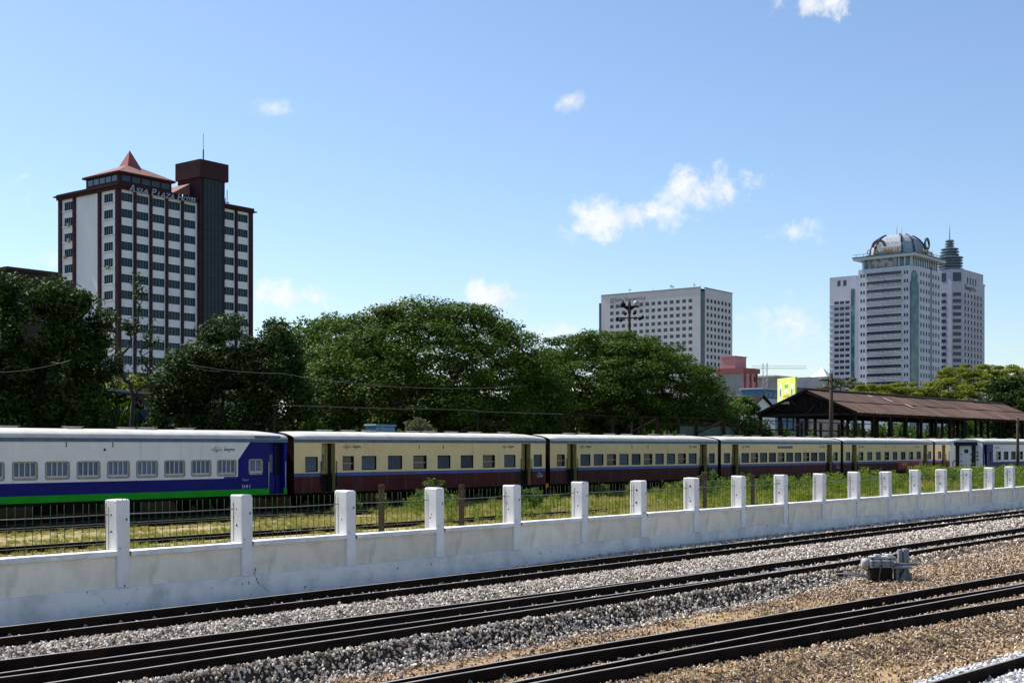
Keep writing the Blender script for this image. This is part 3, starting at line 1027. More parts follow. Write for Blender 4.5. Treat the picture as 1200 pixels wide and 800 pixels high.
# ------------------------------------------------------------------ point machine
pm = thing('point_machine', 'low grey cast point machine with crank arm on the gravel between tracks', 'point machine', (26.75, 11.75, -0.05), R(-50))
b = MB()
b.cbox(-0.34, 0.18, -0.20, 0.22, 0.24, 0.42, 0.03)
b.cbox(-0.26, 0.10, -0.16, 0.18, 0.42, 0.47, 0.02)
b.cbox(0.02, 0.26, -0.12, 0.16, 0.40, 0.49, 0.03)
b.build('housing', M['grey_steel'], pm)
b = MB()
b.cbox(-0.30, 0.14, -0.22, 0.20, -0.08, 0.25, 0.02)
b.build('base_box', M['timberdark'], pm)
b = MB()
b.tube([(-0.48, -0.02, 0.34), (-0.33, -0.02, 0.34)], 0.10, 16)
b.tube([(-0.49, -0.02, 0.34), (-0.47, -0.02, 0.34)], 0.07, 12)
b.build('motor_cap', M['lightgrey'], pm)
b = MB()
b.box(-0.30, 0.04, -0.14, 0.14, 0.471, 0.485)
b.cbox(-0.22, -0.08, -0.10, 0.05, 0.485, 0.53, 0.015)
b.cbox(0.05, 0.2, -0.06, 0.10, 0.491, 0.53, 0.02)
b.build('lid', M['lightgrey'], pm)
b = MB()
b.box(0.18, 0.72, -0.08, 0.02, 0.27, 0.335)
b.box(0.16, 0.55, -0.26, -0.14, 0.24, 0.275)
b.build('crank_arm', M['grey_steel'], pm)
b = MB()
b.cbox(0.36, 0.44, 0.06, 0.20, -0.08, 0.62, 0.01)
b.cbox(0.46, 0.58, 0.04, 0.20, -0.08, 0.64, 0.012)
b.build('lever_post', M['grey_steel'], pm)
b = MB()
b.box(0.22, 0.28, -0.20, 0.0, -0.08, 0.25)
b.box(0.40, 0.60, -0.10, 0.02, -0.08, 0.12)
b.prism([(0.26, -0.08), (0.44, -0.08), (0.44, 0.24)], 'y', -0.22, -0.17)
b.build('support_bracket', M['grey_steel'], pm)
b = MB()
for (x_, y_) in ((-0.3, -0.16), (-0.3, 0.18), (-0.12, -0.17), (0.08, -0.17), (0.14, 0.19), (-0.1, 0.19)):
    b.tube([(x_, y_, 0.42), (x_, y_, 0.447)], 0.018, 6)
for z_ in (0.30, 0.36):
    for x_ in (-0.28, -0.1, 0.1):
        b.tube([(x_, -0.215, z_), (x_, -0.2, z_)], 0.014, 6)
tag(b.build('bolt', M['black'], pm), kind='stuff')
b = MB()
b.tube([(-0.1, -0.2, 0.3), (-0.16, -0.34, 0.2), (-0.22, -0.42, -0.02), (-0.5, -0.5, -0.06)], 0.018, 8)
b.build('supply_cable', M['black'], pm)
rod = thing('point_rod', 'pair of flat steel throw rods running from the point machine under the rails', 'rod', (0, 0, 0))
for i, (p, q) in enumerate((((26.35, 11.98, 0.02), (26.2, 14.1, 0.085)), ((26.25, 11.85, 0.0), (25.9, 14.05, 0.08)))):
    b = MB()
    P_, Q_ = Vector(p), Vector(q)
    b.tube([P_, P_.lerp(Q_, 0.25) + Vector((0, 0, 0.03)), P_.lerp(Q_, 0.4), Q_], 0.022, 6)
    b.build('throw_rod', M['grey_steel'], rod)
b = MB()
b.cbox(26.15, 26.35, 12.5, 12.62, -0.02, 0.10, 0.01)
b.build('rod_coupling', M['black'], rod)

# ------------------------------------------------------------------ boundary wall
WY, WD = 19.46, 0.39          # front plane and depth of the posts
PITCH = 2.69
PX = [12.53 + PITCH * i for i in range(-4, 26)]
wall = thing('boundary_wall', 'long whitewashed concrete wall with square posts and beige recessed panels', 'wall', (0, WY, 0))
pst = MB()
pst.cbox(0.0, 0.257, 0.0, WD, 0.39, 1.94, 0.022)
POSTM = [pst.mesh('post', M['whitewash'])]
for k in range(4):
    mm = POSTM[0].copy()
    r = random.Random(k)
    for v in mm.vertices:
        if v.co.z > 1.5:
            v.co += Vector((r.uniform(-0.008, 0.008), r.uniform(-0.008, 0.008), r.uniform(-0.014, 0.006)))
        else:
            v.co += Vector((r.uniform(-0.004, 0.004), r.uniform(-0.004, 0), 0))
    POSTM.append(mm)
hol = MB()
hol.lathe([(0.0, 0.0), (0.018, 0.0), (0.02, -0.004)], 8)
HOLE = hol.mesh('bolt_hole', M['hole'])
chip = MB()
pts = []
rr = random.Random(3)
for k in range(9):
    a = k / 9 * 6.283
    q = rr.uniform(0.5, 1.0)
    pts.append((0.04 * q * math.cos(a), 0.055 * q * math.sin(a), 0.0))
chip.quad(pts)
CHIP = chip.mesh('chipped_patch', M['hole'])
chan = MB()
chan.box(-0.003, 0.0, -0.006, 0.006, -0.38, 0.38)
CHAN = chan.mesh('groove', mat('groove_shadowless_grey', (0.16, 0.18, 0.18), 0.9))
SPAN = PITCH - 0.257
pan = MB()
pan.box(0, SPAN, 0.055, 0.20, 0.30, 0.99)
PANM = pan.mesh('panel', M['panel'])
cop = MB()
nseg = 8
prof = [(-0.012, 0.945), (-0.015, 1.005), (0.0, 1.03), (0.26, 1.035), (0.28, 1.01), (0.28, 0.945)]
for i in range(nseg):
    a0, a1 = SPAN * i / nseg, SPAN * (i + 1) / nseg
r = random.Random(8)
b0 = 0
for i in range(nseg + 1):
    for (yy, zz) in prof:
        cop.v.append((SPAN * i / nseg, yy + r.uniform(-0.004, 0.004), zz + r.uniform(-0.005, 0.005)))
n = len(prof)
for i in range(nseg):
    for k in range(n):
        k2 = (k + 1) % n
        cop.f.append((i * n + k, i * n + k2, (i + 1) * n + k2, (i + 1) * n + k))
        cop.m.append(0)
        cop.smooth.append(False)
COPM = cop.mesh('coping', M['coping'])
# plinth in one length with an uneven, battered top edge
pl = MB()
xa = np.arange(PX[0], PX[-1] + 0.257, 0.25)
r = random.Random(5)
for i, x in enumerate(xa):
    j = r.uniform(-0.006, 0.006)
    for (yy, zz) in ((-0.004, -0.35), (-0.004 + j * 0.3, 0.37 + j), (0.02, 0.39 + j * 0.7), (0.33, 0.392), (0.33, -0.35)):
        pl.v.append((x, yy, zz))
for i in range(len(xa) - 1):
    for k in range(5):
        k2 = (k + 1) % 5
        pl.f.append((i * 5 + k, i * 5 + k2, (i + 1) * 5 + k2, (i + 1) * 5 + k))
        pl.m.append(0)
        pl.smooth.append(False)
pl.f += [tuple(range(5)), tuple((len(xa) - 1) * 5 + k for k in range(5))]
pl.m += [0, 0]
pl.smooth += [False, False]
pl.build('plinth', M['plinth'], wall)
for i, x in enumerate(PX):
    p = put('post', random.choice(POSTM), wall, (x, 0, 0))
    p.scale = (1, 1, 1 + random.uniform(-0.008, 0.008))
    p.rotation_euler = (random.uniform(-0.006, 0.006), random.uniform(-0.008, 0.008), 0)
    for zz in (1.68, 1.36):
        h_ = put('bolt_hole', HOLE, p, (-0.003, 0.17 + random.uniform(-0.02, 0.02), zz + random.uniform(-0.02, 0.02)))
        h_.rotation_euler = (0, R(-90), 0)
        k = random.uniform(0.8, 1.7)
        h_.scale = (k, k, 1)
    put('groove', CHAN, p, (-0.001, 0.27, 1.42))
    for k in range(random.choice((0, 1, 1, 2, 3))):
        c_ = put('chipped_patch', CHIP, p, (-0.004, random.uniform(0.1, 0.32), random.uniform(1.2, 1.8)))
        c_.rotation_euler = (random.uniform(0, 6), R(-90), 0)
        kk_ = random.uniform(0.25, 0.8)
        c_.scale = (kk_, kk_ * random.uniform(0.5, 1.2), 1)
    if i < len(PX) - 1:
        q = put('panel', PANM, wall, (x + 0.257, 0, 0))
        put('coping', COPM, wall, (x + 0.257, 0, random.uniform(-0.012, 0.008)))
for (x, z, s) in ((12.7, 1.925, 0.35), (12.76, 1.92, 0.28), (12.62, 1.928, 0.3), (12.66, 0.42, 0.5), (15.45, 1.90, 0.5), (28.8, 1.04, 0.7)):
    c_ = put('chipped_patch', CHIP, wall, (x, -0.006, z))
    c_.rotation_euler = (R(90), 0, 0)
    c_.scale = (s, s, 1)


def crack(points, w0):
    mb = MB()
    L, Rr = [], []
    r = random.Random(int(points[0][0] * 100))
    for i in range(len(points) - 1):
        for s in range(5):
            t_ = s / 5
            x = points[i][0] * (1 - t_) + points[i + 1][0] * t_ + r.uniform(-0.008, 0.008)
            z = points[i][1] * (1 - t_) + points[i + 1][1] * t_ + r.uniform(-0.008, 0.008)
            ww = w0 * r.uniform(0.3, 1.0)
            L.append((x - ww, -0.009, z + ww * 0.5))
            Rr.append((x + ww, -0.009, z - ww * 0.5))
    for i in range(len(L) - 1):
        mb.quad([L[i], Rr[i], Rr[i + 1], L[i + 1]])
    mb.build('crack', M['hole'], wall)


crack([(15.53, 0.52), (15.51, 0.40), (15.60, 0.22), (15.74, 0.12), (15.86, 0.03)], 0.014)
crack([(37.0, 1.02), (37.0, 0.40), (37.05, 0.28), (37.2, 0.20)], 0.014)
crack([(12.05, 0.35), (12.2, 0.26), (12.34, 0.12)], 0.006)

# wire mesh between the posts
fence = thing('mesh_fence', 'green welded wire fence standing on the wall between white posts', 'fence', (0, WY + 0.27, 0))
bar = MB()
bar.tube([(0, 0, 0.98), (0, 0, 1.86)], 0.0058, 5)
BAR = bar.mesh('vertical_wire', M['fencegreen'])
hw = MB()
hw.tube([(0, 0, 0), (SPAN * 0.5, 0, -0.012), (SPAN, 0, 0)], 0.008, 5)
HW = hw.mesh('horizontal_wire', M['wire'])
cnt = 0
far = MB()
for i, x in enumerate(PX[:-1]):
    nb = 16
    for k in range(nb):
        xb = x + 0.257 + SPAN * (k + 0.5) / nb
        if i >= 2 and cnt < 300:
            put('vertical_wire', BAR, fence, (xb, random.uniform(-0.006, 0.006), 0)).rotation_euler = (random.uniform(-.01, .01), random.uniform(-.012, .012), 0)
            cnt += 1
        elif i >= 2:
            far.tube([(xb, 0, 0.98), (xb, 0, 1.86)], 0.0058, 4)
    if i >= 2:
        put('horizontal_wire', HW, fence, (x + 0.257, -0.012, 1.66))
tag(far.build('vertical_wire', M['fencegreen'], fence), kind='stuff')

for (x, z, lab) in ((20.28, 1.98, 'rusty steel post behind the wall, leftmost of four'), (22.99, 1.91, 'rusty steel post behind the wall, second from left'),
                    (34.27, 2.0, 'thin rusty post behind the wall below the third cream coach'), (37.27, 1.9, 'rusty post behind the wall, rightmost of four')):
    b = MB()
    b.box(-0.05, 0.05, -0.05, 0.05, -0.1, z)
    b.box(-0.075, 0.075, -0.012, 0.012, z - 0.10, z - 0.04)
    b.box(-0.012, 0.012, -0.08, 0.08, z - 0.05, z + 0.02)
    tag(b.build('steel_post', M['rustpost'], None, (x, 20.9, 0)), lab, 'post', 'old posts behind the wall')

# ------------------------------------------------------------------ coaches
CW = 2.8
ZB, ZG, ZT, ZA = 0.80, 3.05, 3.17, 3.54      # body bottom, gutter, roof spring, roof crown


def win_mesh(w_, z0, z1, style):
    """window set in its opening; local x along the coach, faces -y"""
    h = z1 - z0
    mb = MB()
    if style == 'blue':
        f_ = 0.065
        mb.box(-w_ / 2, w_ / 2, -0.02, 0.03, z0, z0 + f_ * 1.3)
        mb.box(-w_ / 2, w_ / 2, -0.02, 0.03, z1 - f_, z1)
        mb.box(-w_ / 2, -w_ / 2 + f_, -0.021, 0.031, z0, z1)
        mb.box(w_ / 2 - f_, w_ / 2, -0.021, 0.031, z0, z1)
        c = 0.13
        for sx in (-1, 1):
            for (za, zb_) in ((z0, 1), (z1, -1)):
                x = sx * w_ / 2
                mb.prism([(x, za), (x - sx * c, za), (x, za + zb_ * c)], 'y', -0.0195, 0.0295)
                xo = x + sx * 0.003
                zo = za - zb_ * 0.003
                mb.prism([(xo, zo), (xo - sx * 0.095, zo), (xo - sx * 0.03, zo + zb_ * 0.03), (xo, zo + zb_ * 0.095)], 'y', -0.034, -0.0215, 1)
    else:
        f_ = 0.035
        mb.box(-w_ / 2, w_ / 2, -0.012, 0.03, z0, z0 + f_)
        mb.box(-w_ / 2, w_ / 2, -0.012, 0.03, z1 - f_, z1)
        mb.box(-w_ / 2, -w_ / 2 + f_, -0.011, 0.031, z0, z1)
        mb.box(w_ / 2 - f_, w_ / 2, -0.011, 0.031, z0, z1)
    return mb


WCACHE = {}


def add_window(par, x, y, w_, z0, z1, style, seed=0):
    key = (round(w_, 2), z0, z1, style)
    if key not in WCACHE:
        fr = win_mesh(w_, z0, z1, style).mesh('window', [M['winframe'], M['coachwhite'] if w_ > 0.9 else M['coachblue']] if style == 'blue' else M['black'])
        p = MB()
        p.box(-w_ / 2, w_ / 2, 0.07, 0.09, z0, z1)
        bl = MB()
        ba = MB()
        if style == 'blue':
            bl.box(-w_ / 2 + 0.07, w_ / 2 - 0.07, 0.045, 0.055, z0 + 0.17, z1 - 0.07)
            nb = 5 if w_ > 0.9 else 3
            for k in range(nb):
                xx = -w_ / 2 + 0.075 + (w_ - 0.15) * k / (nb - 1)
                ba.box(xx - 0.022, xx + 0.022, 0.005, 0.03, z0 + 0.06, z1 - 0.05)
            ba.box(-w_ / 2 + 0.06, w_ / 2 - 0.06, 0.0, 0.035, z0 + 0.06, z0 + 0.16)
        else:
            n_ = 7
            for k in range(n_):
                xx = -w_ / 2 + 0.05 + (w_ - 0.10) * (k + 0.5) / n_
                ba.box(xx - 0.035, xx + 0.035, 0.03, 0.05, z0 + 0.04, z1 - 0.04)
            bl.box(-w_ / 2 + 0.03, w_ / 2 - 0.03, 0.052, 0.06, z0 + 0.03, z1 - 0.03)
        half = MB()
        half.box(-w_ / 2 + 0.03, w_ / 2 - 0.03, 0.03, 0.05, z0 + (z1 - z0) * 0.45, z0 + (z1 - z0) * 0.52)
        WCACHE[key] = (fr, p.mesh('pane', M['pane']), bl.mesh('blind', M['blind'] if style == 'blue' else M['louver']),
                       ba.mesh('bars', M['barpale'] if style == 'blue' else M['louver']), half.mesh('sash_rail', M['winframe']))
    fr, pn, bl, ba, half = WCACHE[key]
    o = put('window', fr, par, (x, y, 0))
    put('pane', pn, o)
    if style == 'blue' or seed % 3 != 1:
        put('blind', bl, o)
        put('bars', ba, o)
    else:
        put('sash_rail', half, o)
    return o


def bogie_meshes():
    w_ = MB()
    n = 20
    for (r0, y0, y1) in ((0.37, -0.06, 0.05), (0.42, 0.05, 0.075), (0.10, -0.11, -0.06)):
        w_.tube([(0, y0, 0), (0, y1, 0)], r0, n)
    wm = w_.mesh('wheel', M['under'])
    f_ = MB()
    for s in (-1, 1):
        f_.box(-1.35, 1.35, s * 0.93 - 0.05, s * 0.93 + 0.05, 0.42, 0.60)
        f_.box(-0.30, 0.30, s * 0.95 - 0.07, s * 0.95 + 0.07, 0.25, 0.66)
        for e in (-1, 1):
            f_.box(e * 0.95 - 0.16, e * 0.95 + 0.16, s * 0.97 - 0.06, s * 0.97 + 0.06, 0.30, 0.55)
            f_.tube([(e * 0.6, s * 0.95, 0.3), (e * 0.6, s * 0.95, 0.62)], 0.09, 8)
    f_.box(-0.25, 0.25, -0.9, 0.9, 0.45, 0.62)
    return f_.mesh('bogie', M['under']), wm


BOGIE, WHEEL = bogie_meshes()


def coach(label, x0, x1, yn, style, wins, doors, ends='maroon', litter=0, vents=(), letters=True, extra=None, name='passenger_coach'):
    """coach with its near side on plane y=yn; wins (x0,x1,z0,z1,kind), doors (x0,x1)"""
    L = x1 - x0
    t_ = thing(name, label, 'railway coach', (x0, yn, 0))
    rects = [(a - x0, b_ - x0, c, d) for (a, b_, c, d, k) in wins]
    rects += [(a - x0, b_ - x0, ZB, 3.0) for (a, b_) in doors]
    mb = MB()
    if style == 'cream':
        zs = (ZB, 1.53, 1.68, ZG)
        mats = [M['cream'], M['bluestripe'], M['maroon'], M['doorcream'], M['black'], M['coachend']]

        def mf(u, z):
            return 0 if z > 1.68 else (1 if z > 1.53 else 2)
    else:
        zs = (ZB, 1.06, 1.53, 1.60, ZG)
        mats = [M['coachwhite'], M['coachblue'], M['coachgreen'], M['coachblue'], M['coachblue']]
        ub0, ub1 = (extra['white'][0] - x0, extra['white'][1] - x0)

        def mf(u, z):
            if z < 1.06:
                return 2
            if z < 1.53:
                return 1
            return 0 if ub0 < u < ub1 else 1
    facade(mb, (0, 0, 0), (1, 0, 0), (0, -1, 0), 0, L, ZB, ZG, [r_ for r_ in rects if r_[2] > ZB + .01], 0.07, mf, 0,
           us_extra=[0, L] + ([ub0, ub1] if style != 'cream' else []), zs_extra=zs) if not doors else None
    if doors:
        # openings for doors reach the sill: leave a step at the bottom
        rr_ = [(a, b_, max(c, ZB + 0.02), d) for (a, b_, c, d) in rects]
        facade(mb, (0, 0, 0), (1, 0, 0), (0, -1, 0), 0, L, ZB, ZG, rr_, 0.30, mf, 3,
               us_extra=([ub0, ub1] if style != 'cream' else []), zs_extra=zs)
    # far side and ends
    em = 5 if style == 'cream' else {'blue': 1, 'white': 0}[ends]
    mb.quad([(0, CW, ZB), (L, CW, ZB), (L, CW, ZG), (0, CW, ZG)], 0)
    for xx in (0, L):
        prof = [(0, ZB), (CW, ZB), (CW, ZG)] + [(CW / 2 + CW / 2 * math.cos(k / 10 * math.pi), ZT - 0.02 + (ZA - ZT - 0.02) * math.sin(k / 10 * math.pi)) for k in range(11)] + [(0, ZG)]
        mb.quad([(xx, p[0], p[1]) for p in prof], em)
    mb.quad([(0, 0, ZB), (L, 0, ZB), (L, CW, ZB), (0, CW, ZB)], 4)
    # inner partition so that open windows show a dim interior
    mb.quad([(0.1, 0.9, ZB), (L - 0.1, 0.9, ZB), (L - 0.1, 0.9, ZG), (0.1, 0.9, ZG)], 4)
    body = mb.build('body', mats, t_)
    rf = MB()
    n = 14
    pts = [(CW / 2 - (CW / 2 + 0.03) * math.cos(k / n * math.pi), ZT + (ZA - ZT) * math.sin(k / n * math.pi) ** 0.8) for k in range(n + 1)]
    secs = [-0.02, 0.35, 0.8, 1.5] + list(np.linspace(3, L - 3, 8)) + [L - 1.5, L - 0.8, L - 0.35, L + 0.02]
    for i, xx in enumerate(secs):
        e = min(xx + 0.02, L + 0.02 - xx)
        dip = 0.0 if e > 1.4 else 0.13 * (1 - e / 1.4) ** 2
        for p in pts:
            rf.v.append((xx, p[0], ZT + (p[1] - ZT) * (1 - dip * 2.2) + (0.004 * math.sin(xx * 2.1))))
    m_ = n + 1
    for i in range(len(secs) - 1):
        for k in range(n):
            rf.f.append((i * m_ + k, i * m_ + k + 1, (i + 1) * m_ + k + 1, (i + 1) * m_ + k))
            rf.m.append(0)
            rf.smooth.append(True)
    rf.build('roof', M['roofpaint'], t_)
    gt = MB()
    for (ya, yb) in ((-0.035, 0.02), (CW - 0.02, CW + 0.035)):
        gt.box(-0.01, L + 0.01, ya, yb, ZG - 0.02, ZT + 0.005)
    gt.build('gutter', M['gutter'], t_)
    for i, (a, b_, c, d, k) in enumerate(wins):
        add_window(t_, (a + b_) / 2 - x0, 0.03, b_ - a, c, d, k, i + litter)
    for (a, b_) in doors:
        dm = MB()
        dw = b_ - a
        dm.box(0.0, dw * 0.62, 0.26, 0.29, ZB + 0.03, 2.98, 0)
        dm.box(dw * 0.62, dw, 0.285, 0.298, ZB + 0.03, 2.98, 1)
        dm.box(dw * 0.58, dw * 0.64, 0.2, 0.26, ZB + 0.03, 2.98, 0)
        dr = dm.build('door', [M['doorcream'] if style == 'cream' else M['coachblue'], M['black']], t_, (a - x0, 0, 0))
        pm_ = MB()
        pm_.box(dw * 0.12, dw * 0.46, 0.245, 0.258, 1.75, 2.5)
        pm_.build('door_window', M['pane'], dr)
        hr = MB()
        hr.tube([(-0.06, -0.04, 1.05), (-0.06, -0.04, 2.2)], 0.018, 6)
        hr.tube([(dw + 0.06, -0.04, 1.05), (dw + 0.06, -0.04, 2.2)], 0.018, 6)
        hr.build('handrail', M['barpale'] if style != 'cream' else M['black'], dr)
        st = MB()
        st.box(0.02, dw - 0.02, -0.02, 0.2, 0.50, 0.54)
        st.box(0.02, 0.05, -0.01, 0.02, 0.5, ZB)
        st.box(dw - 0.05, dw - 0.02, -0.01, 0.02, 0.5, ZB)
        st.build('step', M['under'], dr)
        lo_ = MB()
        lo_.box(0.0, dw, 0.20, 0.25, ZB + 0.03, 1.62)
        lo_.build('lower_panel', M['under'] if style == 'cream' else M['coachblue'], dr)
    uf = MB()
    uf.box(0.1, L - 0.1, 0.15, CW - 0.15, 0.66, ZB - 0.01)
    uf.box(L * 0.42, L * 0.50, 0.25, 0.9, 0.36, 0.66)
    uf.box(L * 0.53, L * 0.60, 0.25, 0.8, 0.30, 0.66)
    uf.tube([(L * 0.36, 0.6, 0.5), (L * 0.41, 0.6, 0.5)], 0.17, 12)
    uf.box(-0.35, 0.1, CW / 2 - 0.12, CW / 2 + 0.12, 0.55, 0.72)
    uf.box(L - 0.1, L + 0.35, CW / 2 - 0.12, CW / 2 + 0.12, 0.55, 0.72)
    uf.build('underframe', M['under'], t_)
    for bx in (2.9, L - 2.9):
        bo = put('bogie', BOGIE, t_, (bx, CW / 2, 0.10))
        for e in (-1, 1):
            for s in (-1, 1):
                put('wheel', WHEEL, bo, (e * 0.95, s * 0.62, 0.395), 0 if s > 0 else math.pi)
    gw = MB()
    for k in range(4):
        for xx in (-0.06 - k * 0.07, L + 0.06 + k * 0.07):
            gw.box(xx - 0.03, xx + 0.03, CW / 2 - 0.62, CW / 2 + 0.62, 0.9, 2.95)
            gw.box(xx - 0.045, xx + 0.045, CW / 2 - 0.68, CW / 2 + 0.68, 2.88, 2.98)
    gw.build('gangway', M['black'], t_)
    for v in vents:
        vb = MB()
        vb.prism([(-0.32, 0.0), (0.32, 0.0), (0.24, 0.085), (-0.24, 0.085)], 'y', -0.17, 0.17)
        vb.box(-0.36, 0.36, -0.2, 0.2, 0.085, 0.10)
        vb.build('roof_vent', M['roofpaint'], t_, (v, CW / 2 + random.choice((-0.25, 0.0, 0.1)), ZA - 0.02))
    return t_


MYAN = '\u1019\u103C\u1014\u103A\u1019\u102C\u1037'
MYAN2 = '\u1019\u102E\u1038\u101B\u1011\u102C\u1038'


def lettering(t_, x, z, width, m=None):
    text_obj('lettering', MYAN, 0.16, m or M['letterdark'], t_, (x, -0.003, z), (R(90), 0, 0), 0.001, width=width * 0.46)
    text_obj('lettering', MYAN2, 0.15, m or M['letterdark'], t_, (x + width * 0.55, -0.003, z), (R(90), 0, 0), 0.001, bold=0.006, width=width * 0.45)


YN = 42.9
# blue, white and green coach
bw = [(23.32 + 1.275 * i, 24.33 + 1.275 * i, 1.62, 2.31, 'blue') for i in range(-4, 8)] + [(33.88, 34.64, 1.66, 2.33, 'blue')]
c0 = coach('white, blue and green coach with barred windows, nearest on the left', 18.1, 35.95, YN, 'blue', bw, [(34.98, 35.78)], 'blue', 0,
           vents=(2.2, 5.9, 8.3, 10.9, 11.6, 13.7), extra={'white': (18.2, 33.32)})
tri = MB()
tri.quad([(33.32 - 18.1, -0.003, ZG - 0.02), (33.95 - 18.1, -0.003, ZG - 0.02), (33.32 - 18.1, -0.003, 2.28)])
tri.build('paint_slash', M['coachwhite'], c0)
tri = MB()
tri.quad([(32.6 - 18.1, -0.003, 1.532), (33.33 - 18.1, -0.003, 1.532), (33.33 - 18.1, -0.003, 1.60), (32.6 - 18.1, -0.003, 1.60)])
tri.build('paint_stripe', M['coachblue'], c0)
lettering(c0, 31.95 - 18.1, 2.68, 1.2)
text_obj('coach_number', '041', 0.21, M['letterpale'], c0, (33.52 - 18.1, -0.003, 1.11), (R(90), 0, 0), 0.001, width=0.42)
text_obj('coach_number', MYAN2, 0.10, M['letterpale'], c0, (33.55 - 18.1, -0.003, 1.42), (R(90), 0, 0), 0.001, width=0.32)
dp = MB()
for x_ in (25.45, 27.4):
    dp.box(x_ - 18.1 - 0.012, x_ - 18.1 + 0.012, -0.02, 0.0, 2.82, 3.02)
dp.build('drain_pipe', M['black'], c0)
pt = MB()
pt.tube([(27.05 - 18.1, -0.01, 2.73), (27.05 - 18.1, 0.01, 2.73)], 0.05, 10)
pt.build('round_port', M['black'], c0)
hp = MB()
hp.box(34.2 - 18.1, 35.55 - 18.1, -0.045, 0.45, 3.20, 3.31)
hp.build('roof_end_hatch', M['gutter'], c0)

ZW0, ZW1 = 1.77, 2.42


def cream_letters(t_, x0, xa, xb, num):
    lettering(t_, xa - x0, 2.80, 1.1)
    lettering(t_, xb - x0, 2.80, 0.95)
    text_obj('coach_number', num, 0.22, M['letterpale'], t_, (17.15 - 0.05, -0.003, 1.20), (R(90), 0, 0), 0.001, align='CENTER', width=0.45)
    text_obj('coach_number', MYAN2, 0.09, M['letterpale'], t_, (17.1, -0.003, 1.40), (R(90), 0, 0), 0.001, align='CENTER', width=0.3)
    dp_ = MB()
    for x_ in (7.8, 9.5):
        dp_.box(x_ - 0.014, x_ + 0.014, -0.02, 0.0, 2.74, 2.92)
    dp_.build('drain_pipe', M['black'], t_)


x0 = 36.35
w1 = [(36.98, 37.72, ZW0 - .05, 2.40, 'cream')] + [(a, b_, ZW0, ZW1, 'cream') for (a, b_) in
      [(39.19, 39.89), (40.36, 41.31), (42.05, 43.0), (43.75, 44.68), (45.44, 46.38), (47.13, 48.08), (48.81, 49.76), (50.49, 51.42), (52.93, 53.64)]]
c1 = coach('cream and maroon coach with eight wide windows next to the blue coach', x0, 53.95, YN, 'cream', [(a, b_, c, d, k) for (a, b_, c, d, k) in w1],
           [(37.93, 38.74), (51.89, 52.67)], 'maroon', 0, vents=(3.0, 4.6, 5.6, 8.9, 9.7, 11.6, 13.4, 15.5))
cream_letters(c1, x0, 39.2, 50.3, '1249')
x0 = 54.35
c2 = coach('cream and maroon coach with ten close windows, second cream one from the left', x0, 71.95, YN, 'cream',
           [(54.95, 55.67, ZW0, ZW1, 'cream')] + [(57.1 + 1.258 * i, 58.04 + 1.258 * i, ZW0, ZW1, 'cream') for i in range(10)] + [(70.86, 71.55, ZW0, ZW1, 'cream')],
           [(55.86, 56.74), (69.73, 70.6)], 'maroon', 1, vents=(3.2, 5.0, 7.5, 9.4, 11.8, 13.9, 15.4))
cream_letters(c2, x0, 57.0, 68.4, '1251')
x0 = 72.35
c3 = coach('cream and maroon coach third from the left, with a line of dark open windows', x0, 89.9, YN, 'cream',
           [(72.73, 73.5, ZW0, ZW1, 'cream')] + [(74.98 + 1.257 * i, 76.0 + 1.257 * i, ZW0, ZW1, 'cream') for i in range(10)] + [(88.7, 89.42, ZW0, ZW1, 'cream')],
           [(73.75, 74.6), (87.6, 88.45)], 'maroon', 2, vents=(2.8, 4.9, 7.2, 9.9, 12.4, 14.9))
cream_letters(c3, x0, 75.0, 86.3, '1250')
bd = MB()
bd.box(80.0 - x0, 82.2 - x0, -0.02, 0.0, 2.72, 2.88)
bd.build('destination_board', M['louver'], c3)
x0 = 90.35
c4 = coach('cream and maroon coach with a red and yellow banner on its side', x0, 107.9, YN, 'cream',
           [(90.85, 91.56, ZW0, ZW1, 'cream')] + [(93.0 + 1.62 * i, 93.9 + 1.62 * i, ZW0, ZW1, 'cream') for i in range(8)] + [(106.8, 107.5, ZW0, ZW1, 'cream')],
           [(91.85, 92.7), (105.8, 106.6)], 'maroon', 0, vents=(3.4, 6.1, 8.0, 11.2, 13.8))
cream_letters(c4, x0, 93.0, 104.0, '1252')
bn = MB()
bn.box(100.5 - x0, 105.7 - x0, -0.012, -0.004, 0.98, 1.55)
bn.build('banner', M['banner'], c4)
x0 = 108.35
c5 = coach('cream and maroon coach half hidden behind the white coach end', x0, 125.9, YN, 'cream',
           [(109.0, 109.75, ZW0, ZW1, 'cream')] + [(111.4 + 1.62 * i, 112.3 + 1.62 * i, ZW0, ZW1, 'cream') for i in range(8)],
           [(109.95, 110.75), (123.8, 124.6)], 'maroon', 0, vents=(3, 6, 9, 12))

# second train, parked on the siding to the right: white end with dark gangway
x0 = 107.6
wx = [(110.85 + 1.9 * i, 112.0 + 1.9 * i, 1.70, 2.42, 'cream') for i in range(8)]
c6 = coach('white, blue and green coach parked end-on with a dark gangway frame, far right', x0, 125.5, 38.5, 'blue', [(109.1, 109.6, 1.7, 2.42, 'cream')] + wx,
           [(107.95, 108.6)], 'white', 0, vents=(3, 7, 11), extra={'white': (110.1, 125.4)})
for ch in list(c6.children):
    if ch.name.startswith('gangway'):
        bpy.data.objects.remove(ch)
gf = MB()
yc = CW / 2
gf.box(-0.24, -0.003, yc - 0.82, yc - 0.56, 0.88, 3.1)
gf.box(-0.24, -0.003, yc + 0.56, yc + 0.82, 0.88, 3.1)
gf.box(-0.26, -0.002, yc - 0.95, yc + 0.95, 2.94, 3.24)
gf.box(-0.26, -0.002, yc - 0.82, yc + 0.82, 0.78, 0.92)
gf.build('gangway_frame', M['black'], c6)
gd = MB()
gd.box(-0.08, -0.004, yc - 0.55, yc + 0.55, 0.93, 2.93)
gdo = gd.build('end_door', M['coachwhite'], c6)
gp = MB()
